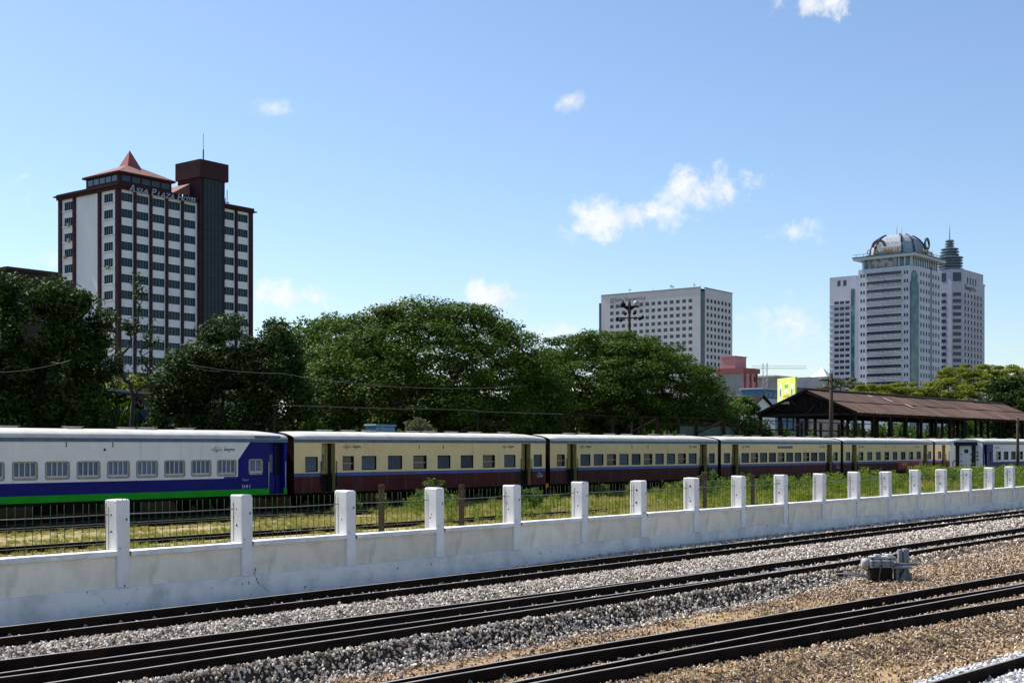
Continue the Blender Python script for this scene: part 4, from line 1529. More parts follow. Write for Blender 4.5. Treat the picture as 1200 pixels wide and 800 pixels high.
gp.box(-0.095, -0.081, yc - 0.22, yc + 0.12, 2.30, 2.62)
gp.build('door_window', M['pane'], gdo)
hn = MB()
for (yy, zz) in ((yc + 0.36, 1.25), (yc + 0.36, 1.62), (yc + 0.36, 2.2), (yc - 0.45, 1.25), (yc - 0.45, 1.7), (yc - 0.45, 2.2)):
    hn.box(-0.10, -0.081, yy - 0.04, yy + 0.04, zz - 0.05, zz + 0.05)
hn.build('hinge', M['black'], gdo)
sk = MB()
for (yy, zz) in ((0.42, 1.75), (0.42, 2.05), (0.42, 2.35)):
    sk.tube([(-0.05, yy, zz), (0, yy, zz)], 0.07, 10)
ring = [(-0.06, CW - 0.42 + 0.16 * math.cos(a), 1.35 + 0.28 * math.sin(a)) for a in np.linspace(0, 2 * math.pi, 13)]
sk.tube(ring, 0.035, 6, cap=False)
sk.build('hose_and_sockets', M['black'], c6)
lettering(c6, 3.0, 2.72, 1.0)

# blue tub seen above the cream coach roof
b = MB()
b.cbox(-0.75, 0.75, -0.45, 0.45, 0, 1.05, 0.05)
b.cbox(-0.8, 0.8, -0.5, 0.5, 1.05, 1.16, 0.03)
b.box(-0.7, -0.6, -0.4, 0.4, -2.35, 0)
b.box(0.6, 0.7, -0.4, 0.4, -2.35, 0)
tag(b.build('water_tank', M['bluecrate'], None, (49.0, 50.6, 2.9)), 'blue water tank on legs showing above the first cream coach roof', 'tank')

# ------------------------------------------------------------------ platform frame behind the train
M['beamgrey'] = mat('weathered_beam', (0.085, 0.080, 0.075), 0.9, (0.05, 0.045, 0.04), 2)
cf = thing('canopy_frame', 'long dark skeleton of beams and posts above the train roofs', 'canopy frame', (0, 50, 0.55))
segs = [(41.0, 50.6, 4.36), (50.6, 56.4, 4.42), (56.4, 64.7, 4.36), (64.7, 75.6, 4.34), (75.6, 86.2, 4.38), (86.2, 98.0, 4.36), (98.0, 111.5, 4.34)]
for (a, b_, z) in segs:
    b = MB()
    b.box(a, b_ - 0.02, -0.04, 0.04, z - 0.01, z + (0.06 if a > 60 else 0.045))
    b.build('beam', M['timberdark'] if a > 60 else M['beamgrey'], cf)
for x in (41.1, 56.4, 64.7, 70.2, 73.6, 75.6, 78.4, 80.9, 84.8, 86.9, 90.5, 94.0, 97.5, 101.0, 104.5, 108.0):
    b = MB()
    hw_ = 0.045 if x < 66 else 0.09
    b.box(x - hw_, x + hw_, -0.058, 0.118 if x > 66 else 0.03, -0.01, 4.30)
    b.build('post', M['timberdark'], cf)
for (xa, xb) in ((72.5, 75.6), (81.0, 84.8), (86.9, 84.8), (94, 97.5)):
    b = MB()
    b.tube([(xa, 0.0, 3.3), (xb, 0.0, 4.3)], 0.06, 6)
    b.build('brace', M['timberdark'], cf)
for (a, b_, z) in ((75.6, 86.9, 3.85), (88, 111, 3.6)):
    b = MB()
    b.box(a, b_, 0.125, 0.2, z, z + 0.12)
    b.build('lower_rail', M['timberdark'], cf)
gp_ = MB()
gp_.box(78.6, 86.8, 0.22, 0.26, 2.4, 3.8)
gp_.build('hanging_sheet', mat('dark_green_sheet', (0.035, 0.07, 0.07), 0.8, (0.02, 0.045, 0.045), 1), cf)

# ------------------------------------------------------------------ shed
SX0, SX1, SY0, SYR, SY1, SZE, SZR = 112.5, 168.0, 52.0, 57.4, 62.7, 6.05, 8.3
sh = thing('station_shed', 'open-sided shed with a rusty brown pitched roof beyond the train', 'shed', (0, 0, 0))
NS = 19
for side in (0, 1):
    ya, za, yb, zb = (SY0, SZE, SYR, SZR) if side == 0 else (SY1, SZE, SYR, SZR)
    sw = (SX1 - SX0) / NS
    for k in range(NS):
        for hlf in range(2):
            t0, t1 = (0.0, 0.53) if hlf == 0 else (0.5, 1.0)
            b = MB()
            nn_ = 8
            dz = (0.06 if hlf else 0.0) + random.uniform(-0.02, 0.03)
            top, bot = [], []
            for i in range(nn_ + 1):
                xx = SX0 + sw * k + (sw * 1.01) * i / nn_
                c_ = 0.018 * (1 if i % 2 else -1)
                for (t_, lst) in ((t0, bot), (t1, top)):
                    lst.append((xx, ya + (yb - ya) * t_, za + (zb - za) * t_ + dz + c_ + (random.uniform(-0.03, 0.01) if t_ == 0 else 0)))
            for i in range(nn_):
                b.quad([bot[i], bot[i + 1], top[i + 1], top[i]])
                lo = [(p[0], p[1], p[2] - 0.02) for p in (bot[i], bot[i + 1], top[i + 1], top[i])]
                b.quad(lo)
            ms = M['rustroof']
            b.build('roof_sheet', ms, sh)
for (k, t0, t1) in ((5.3, 0.62, 0.80), (6.0, 0.36, 0.52), (4.4, 0.82, 0.9)):
    b = MB()
    xx = SX0 + 2.92 * k
    P = lambda t_, x_: (x_, SY0 + (SYR - SY0) * t_, SZE + (SZR - SZE) * t_ + 0.13)
    b.quad([P(t0, xx), P(t0, xx + 0.5), P(t1, xx + 0.5), P(t1, xx)])
    b.build('pale_sheet', M['skylight'], sh)
b = MB()
b.tube([(SX0 - 0.1, SYR, SZR + 0.1), (SX1 + 0.1, SYR, SZR + 0.1)], 0.14, 8)
b.build('ridge', M['rustpost'], sh)
for yy in (SY0 + 0.35, SYR, SY1 - 0.35):
    for k in range(15 if yy != SYR else 8):
        xx = SX0 + 0.3 + (SX1 - SX0 - 0.6) * k / (14 if yy != SYR else 7)
        b = MB()
        b.box(xx - 0.13, xx + 0.13, yy - 0.13, yy + 0.13, 0.55, (SZE + 0.05) if yy != SYR else SZR - 0.1)
        b.build('post', M['timberdark'], sh)
b = MB()
b.box(SX0, SX1, SY0 + 0.20, SY0 + 0.5, SZE - 0.28, SZE + 0.08)
b.build('eave_beam', M['timberdark'], sh)
b = MB()
b.box(SX0, SX1, SY1 - 0.5, SY1 - 0.2, SZE - 0.28, SZE + 0.08)
b.build('eave_beam', M['timberdark'], sh)
for xx in (SX0 + 0.15, SX0 + 8.3, SX0 + 19.7, SX0 + 31):
    b = MB()
    b.box(xx - 0.1, xx + 0.1, SY0 + 0.2, SY1 - 0.2, SZE - 0.25, SZE - 0.02)
    for s, (ya, yb) in enumerate(((SY0 + 0.1, SYR), (SY1 - 0.1, SYR))):
        b.tube([(xx, ya, SZE - 0.08), (xx, yb, SZR - 0.12)], 0.12, 6)
        for t_ in (0.35, 0.68):
            ym = ya + (yb - ya) * t_
            zm = SZE + (SZR - SZE) * t_ - 0.1
            b.tube([(xx, ym, zm), (xx, ym, SZE - 0.1)], 0.06, 6)
            b.tube([(xx, ym, zm), (xx, ya + (yb - ya) * (t_ + 0.3), SZE - 0.1)], 0.06, 6)
    b.build('roof_truss', M['timberdark'], sh)
b = MB()
b.box(SX0 + 0.05, SX0 + 0.1, SYR + 1.7, SYR + 2.6, SZE + 0.95, SZE + 1.2)
b.build('gable_plate', M['skylight'], sh)
b = MB()
b.prism([(SY0 + 0.3, SZE - 0.0), (SY1 - 0.3, SZE - 0.0), (SYR, SZR - 0.12)], 'x', SX0 + 0.32, SX0 + 0.36)
b.build('gable_cladding', M['timberdark'], sh)
b = MB()
for (ya, za, yb, zb) in ((SY0, SZE, SYR, SZR), (SY1, SZE, SYR, SZR)):
    b.quad([(SX0 - 0.05, ya, za - 0.12), (SX0 - 0.05, yb, zb - 0.12), (SX0 - 0.05, yb, zb + 0.1), (SX0 - 0.05, ya, za + 0.1)])
    b.quad([(SX0 + 0.0, ya, za - 0.12), (SX0 + 0.0, yb, zb - 0.12), (SX0 + 0.0, yb, zb + 0.1), (SX0 + 0.0, ya, za + 0.1)])
b.build('barge_board', M['timberdark'], sh)

# utility poles
pl1 = thing('utility_pole', 'tall brown utility pole with short crossarms in front of the shed gable', 'pole', (101.9, 49.5, 0.5))
b = MB()
b.tube([(0, 0, 0), (0, 0, 8.7)], [0.20, 0.15], 10)
b.build('shaft', M['rustpost'], pl1)
for (z, l) in ((7.95, 1.15), (7.3, 0.8)):
    b = MB()
    b.box(-l * 0.35, l, -0.05, 0.05, z, z + 0.1)
    b.box(-0.05, 0.05, -l, l, z + 0.11, z + 0.2)
    b.build('crossarm', M['timberdark'], pl1)
    for k in (-1, 1):
        b = MB()
        b.lathe([(0.0, z + 0.40), (0.06, z + 0.36), (0.05, z + 0.28), (0.07, z + 0.2)], 8, 0, (0, k * l * 0.9))
        b.build('insulator', M['lightgrey'], pl1)
b = MB()
b.tube([(0, 0, 0), (0, 0, 5.5)], [0.14, 0.11], 10)
b.box(-0.3, 0.3, -0.04, 0.04, 5.1, 5.2)
b.box(-0.05, 0.05, -0.2, 0.2, 4.8, 5.0)
tag(b.build('signal_post', M['rustpost'], None, (110.3, 36.5, -0.2)), 'dark post in front of the far right white coach', 'post')

# floodlight mast
fm = thing('floodlight_mast', 'tall dark mast with a ring of floodlights above the right tree', 'floodlight mast', (123.8, 85.8, 0), R(-50))
b = MB()
b.tube([(0, 0, 0), (0, 0, 20.0)], [0.25, 0.14], 10)
b.build('shaft', M['black'], fm)
b = MB()
b.box(-1.15, 1.15, -0.08, 0.08, 19.25, 19.42)
b.prism([(-0.7, 19.25), (0.7, 19.25), (0.15, 18.85), (-0.15, 18.85)], 'y', -0.06, 0.06)
b.box(-1.6, 1.6, -0.06, 0.06, 17.95, 18.07)
b.box(-0.06, 0.06, -1.2, 1.2, 18.2, 18.3)
b.build('bracket', M['black'], fm)
LAMP = MB()
LAMP.lathe([(0.0, 0.62), (0.07, 0.60), (0.11, 0.42), (0.34, 0.22), (0.42, 0.0), (0.38, -0.16), (0.0, -0.18)], 14)
LAMPM = LAMP.mesh('floodlight', M['black'])
LAMP2 = MB()
LAMP2.lathe([(0.0, 0.50), (0.24, 0.46), (0.40, 0.25), (0.44, 0.0), (0.36, -0.22), (0.0, -0.26)], 14)
LAMPW = LAMP2.mesh('floodlight', M['lightgrey'])
put('floodlight', LAMPM, fm, (-0.75, 0, 19.55), scale=(0.8, 0.8, 0.9))
put('floodlight', LAMPW, fm, (0.80, 0, 19.65), scale=(0.8, 0.8, 0.85))
for (x, y, z, rx) in ((-0.55, -0.5, 18.45, 70), (0.55, -0.5, 18.5, 70), (-1.45, 0.0, 17.8, 40), (1.2, -0.1, 17.9, -35), (1.6, 0.4, 18.1, 30), (-1.0, 0.2, 17.7, 20)):
    o = put('floodlight', LAMPM, fm, (x, y, z), scale=(0.5, 0.5, 0.6))
    o.rotation_euler = (R(rx), 0, 0)

# double street light amid the right tree
sl = thing('street_light', 'pale street light with two spread arms amid the right rain tree', 'street light', (86.9, 60.0, 0.5), R(-50))
b = MB()
b.tube([(0, 0, 0), (0, 0, 8.2)], [0.09, 0.06], 8)
b.build('shaft', M['wire'], sl)
for s in (-1, 1):
    b = MB()
    b.tube([(0, 0, 8.1), (s * 0.55, 0, 8.6), (s * 1.0, 0, 8.78)], 0.035, 6)
    b.cbox(min(s * 0.95, s * 1.4), max(s * 0.95, s * 1.4), -0.09, 0.09, 8.74, 8.85, 0.02)
    b.build('lamp_arm', M['lightgrey'], sl)


def cable(label, pts, r=0.018):
    b = MB()
    P = []
    for i in range(len(pts) - 1):
        a, c = Vector(pts[i]), Vector(pts[i + 1])
        for k in range(8):
            t_ = k / 8
            P.append(a.lerp(c, t_) - Vector((0, 0, 0.5 * t_ * (1 - t_))))
    P.append(Vector(pts[-1]))
    b.tube(P, r, 5)
    tag(b.build('overhead_cable', M['wire']), label, 'cable')


cable('slack cable hanging in front of the leftmost dark tree', [(12, 53.0, 3.9), (28.26, 53, 6.1), (32.6, 54.5, 6.95), (33.8, 58.5, 7.1)], 0.010)
cable('long sagging cable crossing in front of the round tree and the big rain tree', [(46.5, 61.5, 7.3), (38.0, 53, 6.95), (44.0, 53, 6.75), (53.7, 53, 6.35), (66.0, 54.5, 6.95), (67.5, 60, 7.2)], 0.010)

# hut behind the trees
hut = thing('hut', 'small blue grey hut with a pale pitched roof between two left trees', 'hut', (48.9, 74.0, 0), R(-10))
b = MB()
b.box(-2.6, 1.3, -1.5, 1.5, 0, 5.3)
b.build('wall', M['hutwall'], hut)
b = MB()
b.quad([(-2.9, -1.9, 6.6), (0.4, -1.9, 6.4), (1.9, -1.9, 5.15), (1.9, 1.9, 5.15), (0.4, 1.9, 6.4), (-2.9, 1.9, 6.6)])
b.quad([(-2.9, -1.9, 6.48), (0.4, -1.9, 6.28), (1.9, -1.9, 5.03), (1.9, 1.9, 5.03), (0.4, 1.9, 6.28), (-2.9, 1.9, 6.48)])
b.quad([(-2.9, -1.9, 6.6), (0.4, -1.9, 6.4), (0.4, -1.9, 6.28), (-2.9, -1.9, 6.48)])
b.quad([(0.4, -1.9, 6.4), (1.9, -1.9, 5.15), (1.9, -1.9, 5.03), (0.4, -1.9, 6.28)])
b.build('roof', M['hutroof'], hut)
b = MB()
b.box(0.6, 1.9, -1.3, 1.3, 3.2, 5.0)
b.build('side_bay', M['hutroof'], hut)


# ------------------------------------------------------------------ trees
def leaf_cloud(centres, radii, n_each, size, flat, r, up=0.5, shell=0.35):
    """leaf-shaped faces spread through many clumps"""
    C = np.repeat(centres, n_each, 0)
    Rd = np.repeat(radii, n_each, 0)
    n = len(C)
    d = r.normal(size=(n, 3))
    d /= np.linalg.norm(d, axis=1, keepdims=True)
    rad = (shell + (1 - shell) * r.random((n, 1))) ** 0.7
    P = C + d * rad * Rd * np.array([1, 1, flat])
    nr = r.normal(size=(n, 3)) * (1 - up * 0.6) + np.array([0, 0, up * 1.3]) + d * 0.5
    nr /= np.linalg.norm(nr, axis=1, keepdims=True)
    a = np.cross(nr, r.normal(size=(n, 3)))
    a /= np.linalg.norm(a, axis=1, keepdims=True) + 1e-9
    b = np.cross(nr, a)
    s = size * r.uniform(0.6, 1.35, (n, 1))
    V = np.stack([P - a * s, P + b * s * 0.42 - nr * s * 0.12, P + a * s, P - b * s * 0.42 - nr * s * 0.12], 1).reshape(-1, 3)
    F = np.arange(4 * n).reshape(n, 4)
    return V, F


def branches(mb, root, fork, targets, r0, r, gnarl=0.15):
    """grow tapered limbs: every target joins the nearest node already in the tree"""
    root, fork = np.array(root, float), np.array(fork, float)
    nodes = [root, root * 0.5 + fork * 0.5 + r.normal(0, 0.06, 3), fork]
    parent = [-1, 0, 1]
    order = np.argsort(np.linalg.norm(targets - fork, axis=1))
    for ti in order:
        tpos = targets[ti]
        N = np.array(nodes[2:])
        dist = np.linalg.norm(N - tpos, axis=1) + 0.25 * np.linalg.norm(N - fork, axis=1)
        # do not branch backwards
        j = int(np.argmin(dist)) + 2
        a = np.array(nodes[j])
        L = np.linalg.norm(tpos - a)
        k = max(2, int(L / 0.9))
        prev = j
        for i in range(1, k + 1):
            t_ = i / k
            p = a + (tpos - a) * t_ + r.normal(0, gnarl * 0.35, 3) * (t_ < 1)
            p[2] += 0.14 * L * math.sin(t_ * math.pi) * 0.6
            nodes.append(p)
            parent.append(prev)
            prev = len(nodes) - 1
    n = len(nodes)
    kids = [[] for _ in range(n)]
    w_ = np.zeros(n)
    for i in range(n - 1, 0, -1):
        w_[i] = max(w_[i], 1.0)
        kids[parent[i]].append(i)
        w_[parent[i]] += 0 if parent[i] < 0 else w_[i] * (1.0 if len(kids[parent[i]]) else 1)
    w_[0] = max(w_[0], w_[1])
    wmax = w_[2] if n > 2 else 1
    rad = np.maximum(0.020, r0 * (np.minimum(w_, wmax) / wmax) ** 0.42)
    rad[0] = r0 * 1.35
    # chains
    done = set()
    for i in range(1, n):
        p = parent[i]
        if i in done:
            continue
        chain = [p, i]
        done.add(i)
        c = i
        while kids[c]:
            nxt = max(kids[c], key=lambda q: w_[q])
            if nxt in done:
                break
            chain.append(nxt)
            done.add(nxt)
            c = nxt
        rr_ = [min(rad[q], rad[chain[1]] * 1.05) if q == p and p > 2 else rad[q] for q in chain]
        mb.tube([nodes[q] for q in chain], rr_, 7 if rr_[0] > 0.08 else 5, cap=False)


def tree(name, label, base, centres, radii, n_each, leaf, flat, lm, fork_h, r0, seed, up=0.5, group=None, every=1, shell=0.35, lean=(0, 0), cat='tree'):
    r = np.random.default_rng(seed)
    t_ = thing(name, label, cat, base, 0, group)
    V, F = leaf_cloud(centres, radii, n_each, leaf, flat, r, up, shell)
    put('crown', np_mesh('crown', V, F, lm), t_)
    mb = MB()
    tg = centres[::every] - np.array([0, 0, 0.15])
    branches(mb, (0, 0, -0.1), (lean[0], lean[1], fork_h), tg, r0, r)
    mb.build('trunk', M['bark'], t_)
    return t_


def dome_clumps(n, rx, ry_, z0, h, r, low=-0.12, inner=0.2, rad=(1.0, 1.7), bumps=0.12, keepfn=None, p=2.3):
    """clump centres spread evenly over an umbrella-shaped crown"""
    C = []
    i = 0
    tot = n * 2
    while len(C) < n:
        # even spiral directions with jitter; extra turns refill what keepfn cuts away
        zz = low + (1 - low) * ((i * 0.754877) % 1.0)
        a = i * 2.399963 + r.normal(0, 0.15)
        i += 1
        q = math.sqrt(max(0.0, 1 - zz * zz))
        d = np.array([q * math.cos(a), q * math.sin(a), zz]) + r.normal(0, 0.05, 3)
        d /= np.linalg.norm(d)
        k = 1.0 - inner * r.random() ** (1.5 if inner < 0.6 else 0.8)
        k *= (np.hypot(d[0], d[1]) ** p + abs(d[2]) ** p) ** (-1 / p)
        k *= 1 + bumps * math.sin(d[0] * 5 + 1.3) * math.cos(d[1] * 4 + d[2] * 3)
        pt = np.array([d[0] * rx * k, d[1] * ry_ * k, z0 + d[2] * h * k])
        if keepfn and not keepfn(pt):
            continue
        C.append(pt)
    C = np.array(C)
    return C, r.uniform(rad[0], rad[1], (n, 1))


def ell_clumps(lobes, n, r, rad=(0.7, 1.2), inner=0.35):
    C = []
    vol = np.array([l[3] * l[4] for l in lobes], float)
    vol /= vol.sum()
    for i in range(n):
        l = lobes[r.choice(len(lobes), p=vol)]
        d = r.normal(size=3)
        d /= np.linalg.norm(d)
        k = 1 - inner * r.random()
        C.append([l[0] + d[0] * l[3] * k, l[1] + d[1] * l[3] * k, l[2] + d[2] * l[4] * k])
    return np.array(C), r.uniform(rad[0], rad[1], (n, 1))


cr = np.random.default_rng(5)
# leftmost dense tree (lobes: x,y,z,r,h) -- local axes are the world's; image right is (.64,-.77)
rt = np.array([0.643, -0.766, 0])
fw = np.array([0.766, 0.643, 0])


def lobes_img(L):
    """lobe list given as (right, forward, z, r, h)"""
    return [tuple((rt * a + fw * b)[:2]) + (z, r_, h_) for (a, b, z, r_, h_) in L]


C, Rr = ell_clumps(lobes_img([(-1.5, 0, 8.2, 2.6, 2.6), (1.1, 0.5, 8.6, 2.0, 2.2), (-2.6, -0.5, 5.5, 2.4, 2.6), (0.2, -0.8, 5.3, 2.5, 2.8), (1.9, 0.6, 7.2, 1.4, 2.2), (1.2, -0.3, 3.8, 1.6, 2.0), (-0.7, 0.6, 3.0, 2.6, 2.0), (-3.0, 0, 10.0, 1.3, 1.0), (-2.2, 0, 10.3, 1.4, 1.1), (0.8, 0, 10.2, 1.6, 1.1)]), 330, cr, (0.5, 0.95))
tree('broadleaf_tree', 'dense dark broadleaf tree at the far left edge, in front of the hotel', (35.1, 60.9, 0.3), C, Rr, 200, 0.125, 0.75, M['leaf_dark'], 2.6, 0.28, 1, every=3)
# thin half-bare tree
C, Rr = ell_clumps(lobes_img([(0.7, 0, 11.2, 0.5, 1.2), (0.2, 0.2, 9.3, 1.0, 1.4), (1.1, 0, 8.2, 0.9, 1.6), (-0.6, 0, 7.4, 0.9, 1.4), (1.0, 0, 6.4, 1.0, 0.8)]), 60, cr, (0.25, 0.5), 0.9)
tree('thin_tree', 'slender sparse tree with bare twigs in front of the hotel corner', (40.1, 61.6, 0.3), C, Rr, 14, 0.12, 0.8, M['leaf_dark'], 3.6, 0.11, 2, every=1, lean=(0.25, -0.25))
# round dark tree
C, Rr = ell_clumps(lobes_img([(-2.4, 0, 6.6, 2.2, 2.2), (0.2, 0, 8.0, 2.3, 2.3), (2.4, 0.3, 7.8, 2.2, 2.4), (-2.7, -0.4, 3.8, 1.8, 2.2), (0, -0.6, 4.6, 3.2, 3.0), (3.4, 0, 5.0, 2.2, 3.0), (-1.2, 0.3, 7.6, 1.8, 1.8), (1.0, 0, 2.6, 4.2, 2.0)]), 330, cr, (0.55, 1.05))
tree('broadleaf_tree', 'rounded dark glossy tree between the hotel and the big rain tree', (48.6, 63.9, 0.3), C, Rr, 200, 0.13, 0.75, M['leaf_dark'], 2.4, 0.3, 3, every=3)
# big rain tree
C, Rr = dome_clumps(400, 10.6, 8.4, 4.0, 9.0, cr, low=-0.22, inner=0.16, rad=(1.0, 2.1), bumps=0.03, p=2.1)
C2, Rr2 = dome_clumps(230, 9.8, 7.8, 3.0, 8.2, cr, low=-0.2, inner=0.8, rad=(1.1, 1.8), bumps=0.05)
C, Rr = np.concatenate([C, C2]), np.concatenate([Rr, Rr2])
tree('rain_tree', 'huge dark green rain tree with a wide domed crown behind the cream train', (67.2, 63.6, 0.3), C, Rr, 270, 0.135, 0.34, M['leaf_rain'], 3.2, 0.55, 4, up=0.8, every=4)
# right rain tree: long slope down to the right
def keep4(p):
    right = p[0] * rt[0] + p[1] * rt[1]
    return p[2] < 13.0 - max(0.0, right - 1.5) * 0.62 and p[2] > 2.4 + max(0.0, -right) * 0.15
C, Rr = dome_clumps(420, 12.0, 8.0, 5.0, 7.6, cr, low=-0.05, inner=0.22, rad=(0.9, 1.7), keepfn=keep4, bumps=0.03)
C2, Rr2 = dome_clumps(110, 10.6, 7.4, 4.2, 7.6, cr, low=0.05, inner=0.7, rad=(0.8, 1.4), keepfn=keep4, bumps=0.05)
C, Rr = np.concatenate([C, C2]), np.concatenate([Rr, Rr2])
tree('rain_tree', 'spreading rain tree with visible limbs, sloping down to the right below the mast', (92.2, 64.6, 0.3), C, Rr, 250, 0.135, 0.34, M['leaf_rain'], 3.0, 0.5, 6, up=0.75, every=2)
# lighter tree peeping between the round tree and the rain tree
C, Rr = dome_clumps(150, 8.5, 6.5, 8.6, 6.8, cr, low=-0.15, inner=0.35, rad=(1.0, 1.6))
tree('far_tree', 'lighter leafy tree crown peeping out left behind the big rain tree', (82.0, 91.0, 0), C, Rr, 150, 0.20, 0.6, M['leaf_bright'], 5.0, 0.35, 7, every=3)
C, Rr = dome_clumps(200, 9.0, 5.5, 4.2, 7.2, cr, low=-0.2, inner=0.75, rad=(1.1, 1.8))
tree('far_tree', 'dark leafy tree filling in close behind the big rain tree', (76.0, 77.0, 0), C, Rr, 130, 0.20, 0.5, M['leaf_dark'], 3.0, 0.35, 16, every=4)
# yellow green tree behind the hut
C, Rr = ell_clumps(lobes_img([(-1.5, 0, 6.5, 2.6, 1.8), (1.8, 0, 6.6, 2.6, 1.7), (0, 0, 5.4, 3.6, 1.6)]), 110, cr, (0.6, 1.0))
tree('shrubby_tree', 'low yellow green tree behind the hut and the thin tree', (54.5, 82.5, 0), C, Rr, 90, 0.2, 0.7, M['leaf_yellow'], 3.0, 0.2, 8, every=3)
# bright small tree left of the shed
C, Rr = ell_clumps(lobes_img([(0, 0, 6.0, 2.0, 2.2), (-1.8, 0, 4.8, 1.8, 1.8), (1.4, 0, 4.4, 1.8, 1.6)]), 70, cr, (0.6, 1.0))
tree('young_tree', 'bright green young tree at the left end of the shed', (119.3, 68.5, 0), C, Rr, 110, 0.20, 0.8, M['leaf_bright'], 2.4, 0.15, 9, every=3)
C, Rr = ell_clumps(lobes_img([(0, 0, 4.0, 2.0, 2.0), (-2.2, 0, 3.4, 1.6, 1.6)]), 50, cr, (0.6, 1.0))
tree('young_tree', 'low bushy tree under the outer edge of the right rain tree', (112.0, 70.0, 0), C, Rr, 100, 0.20, 0.8, M['leaf_bright'], 1.6, 0.12, 10, every=3)
# trees beyond the shed
C, Rr = dome_clumps(240, 14.8, 11, 10.8, 8.4, cr, low=0.0, inner=0.22, rad=(1.0, 1.9))
tree('rain_tree', 'yellowish spreading rain tree with open branches beyond the right end of the shed', (261.5, 93.5, 0), C, Rr, 330, 0.20, 0.36, M['leaf_yellow'], 6.0, 0.6, 11, up=0.75, every=1)
C, Rr = dome_clumps(170, 12.4, 9, 9.0, 6.6, cr, low=0.0, inner=0.22, rad=(1.0, 1.8))
tree('rain_tree', 'lower yellow green rain tree in front of the bank tower', (247.0, 107.0, 0), C, Rr, 330, 0.20, 0.36, M['leaf_yellow'], 5.0, 0.5, 12, up=0.75, every=1)
C, Rr = dome_clumps(46, 8.5, 7, 12.5, 5.4, cr, low=0.0, inner=0.3, rad=(1.0, 1.7))
tree('rain_tree', 'thin greyish rain tree at the foot of the bank tower balconies', (262.0, 124.0, 0), C, Rr, 90, 0.30, 0.35, M['leaf_pale'], 7.0, 0.4, 13, up=0.75, every=1)
C, Rr = ell_clumps(lobes_img([(0, 0, 9.0, 4.2, 4.2), (2.5, 0, 10.0, 3.4, 3.4), (-2.5, 0, 6.5, 3.2, 3.2), (1, 0, 4, 4, 3)]), 130, cr, (0.9, 1.5))
tree('broadleaf_tree', 'dark broad-leaved tree at the right edge beyond the shed roof', (199.5, 67.5, 0), C, Rr, 110, 0.32, 0.8, M['leaf_dark'], 3.0, 0.3, 14, every=3)

# shrubs behind the platform, one by one
spots = []
k = 0
for x in np.arange(84, 205, 4.6):
    spots.append((x + cr.uniform(-1, 1), 69.5 + cr.uniform(-1.5, 3.0), cr.uniform(4.2, 6.0), cr.uniform(2.2, 3.2)))
for x in np.arange(44, 84, 4.2):
    spots.append((x + cr.uniform(-1, 1), 60.5 + cr.uniform(-1.5, 1.0), cr.uniform(3.2, 4.4), cr.uniform(1.6, 2.4)))
for x in np.arange(28, 112, 4.4):
    spots.append((x + cr.uniform(-1, 1), 73.0 + cr.uniform(-1.5, 1.5), cr.uniform(6.0, 8.2), cr.uniform(2.8, 3.8)))
for x in np.arange(205, 330, 7.0):
    spots.append((x + cr.uniform(-2, 2), 84.0 + cr.uniform(-5, 8), cr.uniform(6.5, 9.5), cr.uniform(4.2, 5.6)))
SHR = []
for v in range(4):
    C, Rr = ell_clumps([(0, 0, 0.55, 0.75, 0.42), (0.5, 0.2, 0.35, 0.55, 0.35), (-0.5, -0.1, 0.38, 0.55, 0.35), (0, 0, 0.2, 0.8, 0.2)], 60, cr, (0.16, 0.3))
    V, F = leaf_cloud(C, Rr, 85, 0.055, 0.9, cr, 0.4)
    mb = MB()
    for q in range(6):
        a = q / 6 * 6.28
        mb.tube([(0.05 * math.cos(a), 0.05 * math.sin(a), 0), (0.3 * math.cos(a), 0.3 * math.sin(a), 0.4), (0.5 * math.cos(a + .3), 0.5 * math.sin(a + .3), 0.75)], [0.03, 0.02, 0.008], 5)
    SHR.append((V, F, mb.mesh('stem', M['bark'])))
SHM = {}
for i, (x, y, h, w_) in enumerate(spots):
    v = i % 4
    mk = ('leaf_bright', 'leaf_rain', 'leaf_bright', 'leaf_dark')[(i * 7) % 4] if x > 84 and y < 72.6 else ('leaf_dark', 'leaf_rain')[i % 2]
    if (v, mk) not in SHM:
        SHM[(v, mk)] = np_mesh('foliage', SHR[v][0], SHR[v][1], M[mk])
    lab, grp = (('big shrub at the foot of the yellowish rain trees beyond the shed', 'shrubs below the far right trees') if x > 200 and y > 74 else
                ('dark shrub in the thicket behind the two rain trees', 'thicket behind the rain trees') if y > 71.4 and x < 113 else
                ('leafy shrub in the hedge behind the shed posts', 'shrubs behind the shed') if x > 84 else
                ('dark shrub under the rain trees behind the train', 'shrubs under the rain trees'))
    t_ = thing('shrub', lab, 'shrub', (x, y, 0.0 if y > 64.5 else 0.55), cr.uniform(0, 6.28), grp)
    for nm, me_ in (('foliage', SHM[(v, mk)]), ('stem', SHR[v][2])):
        put(nm, me_, t_, scale=(w_, w_, h))
C, Rr = ell_clumps([(0, 0, 1.3, 0.9, 1.1), (0.7, 0, 1.0, 0.8, 0.8), (-0.8, 0, 1.0, 0.8, 0.8)], 60, cr, (0.25, 0.45))
tree('climber_bush', 'pale leafy climber rising behind the first cream coach roof', (52.9, 51.6, 2.2), C, Rr, 60, 0.10, 0.8, M['leaf_pale'], 0.5, 0.06, 15, every=3, cat='bush')
bk = MB()
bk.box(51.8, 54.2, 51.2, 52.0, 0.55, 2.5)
tag(bk.build('planter_block', M['platform']), 'low concrete block under the pale climber behind the train', 'block')

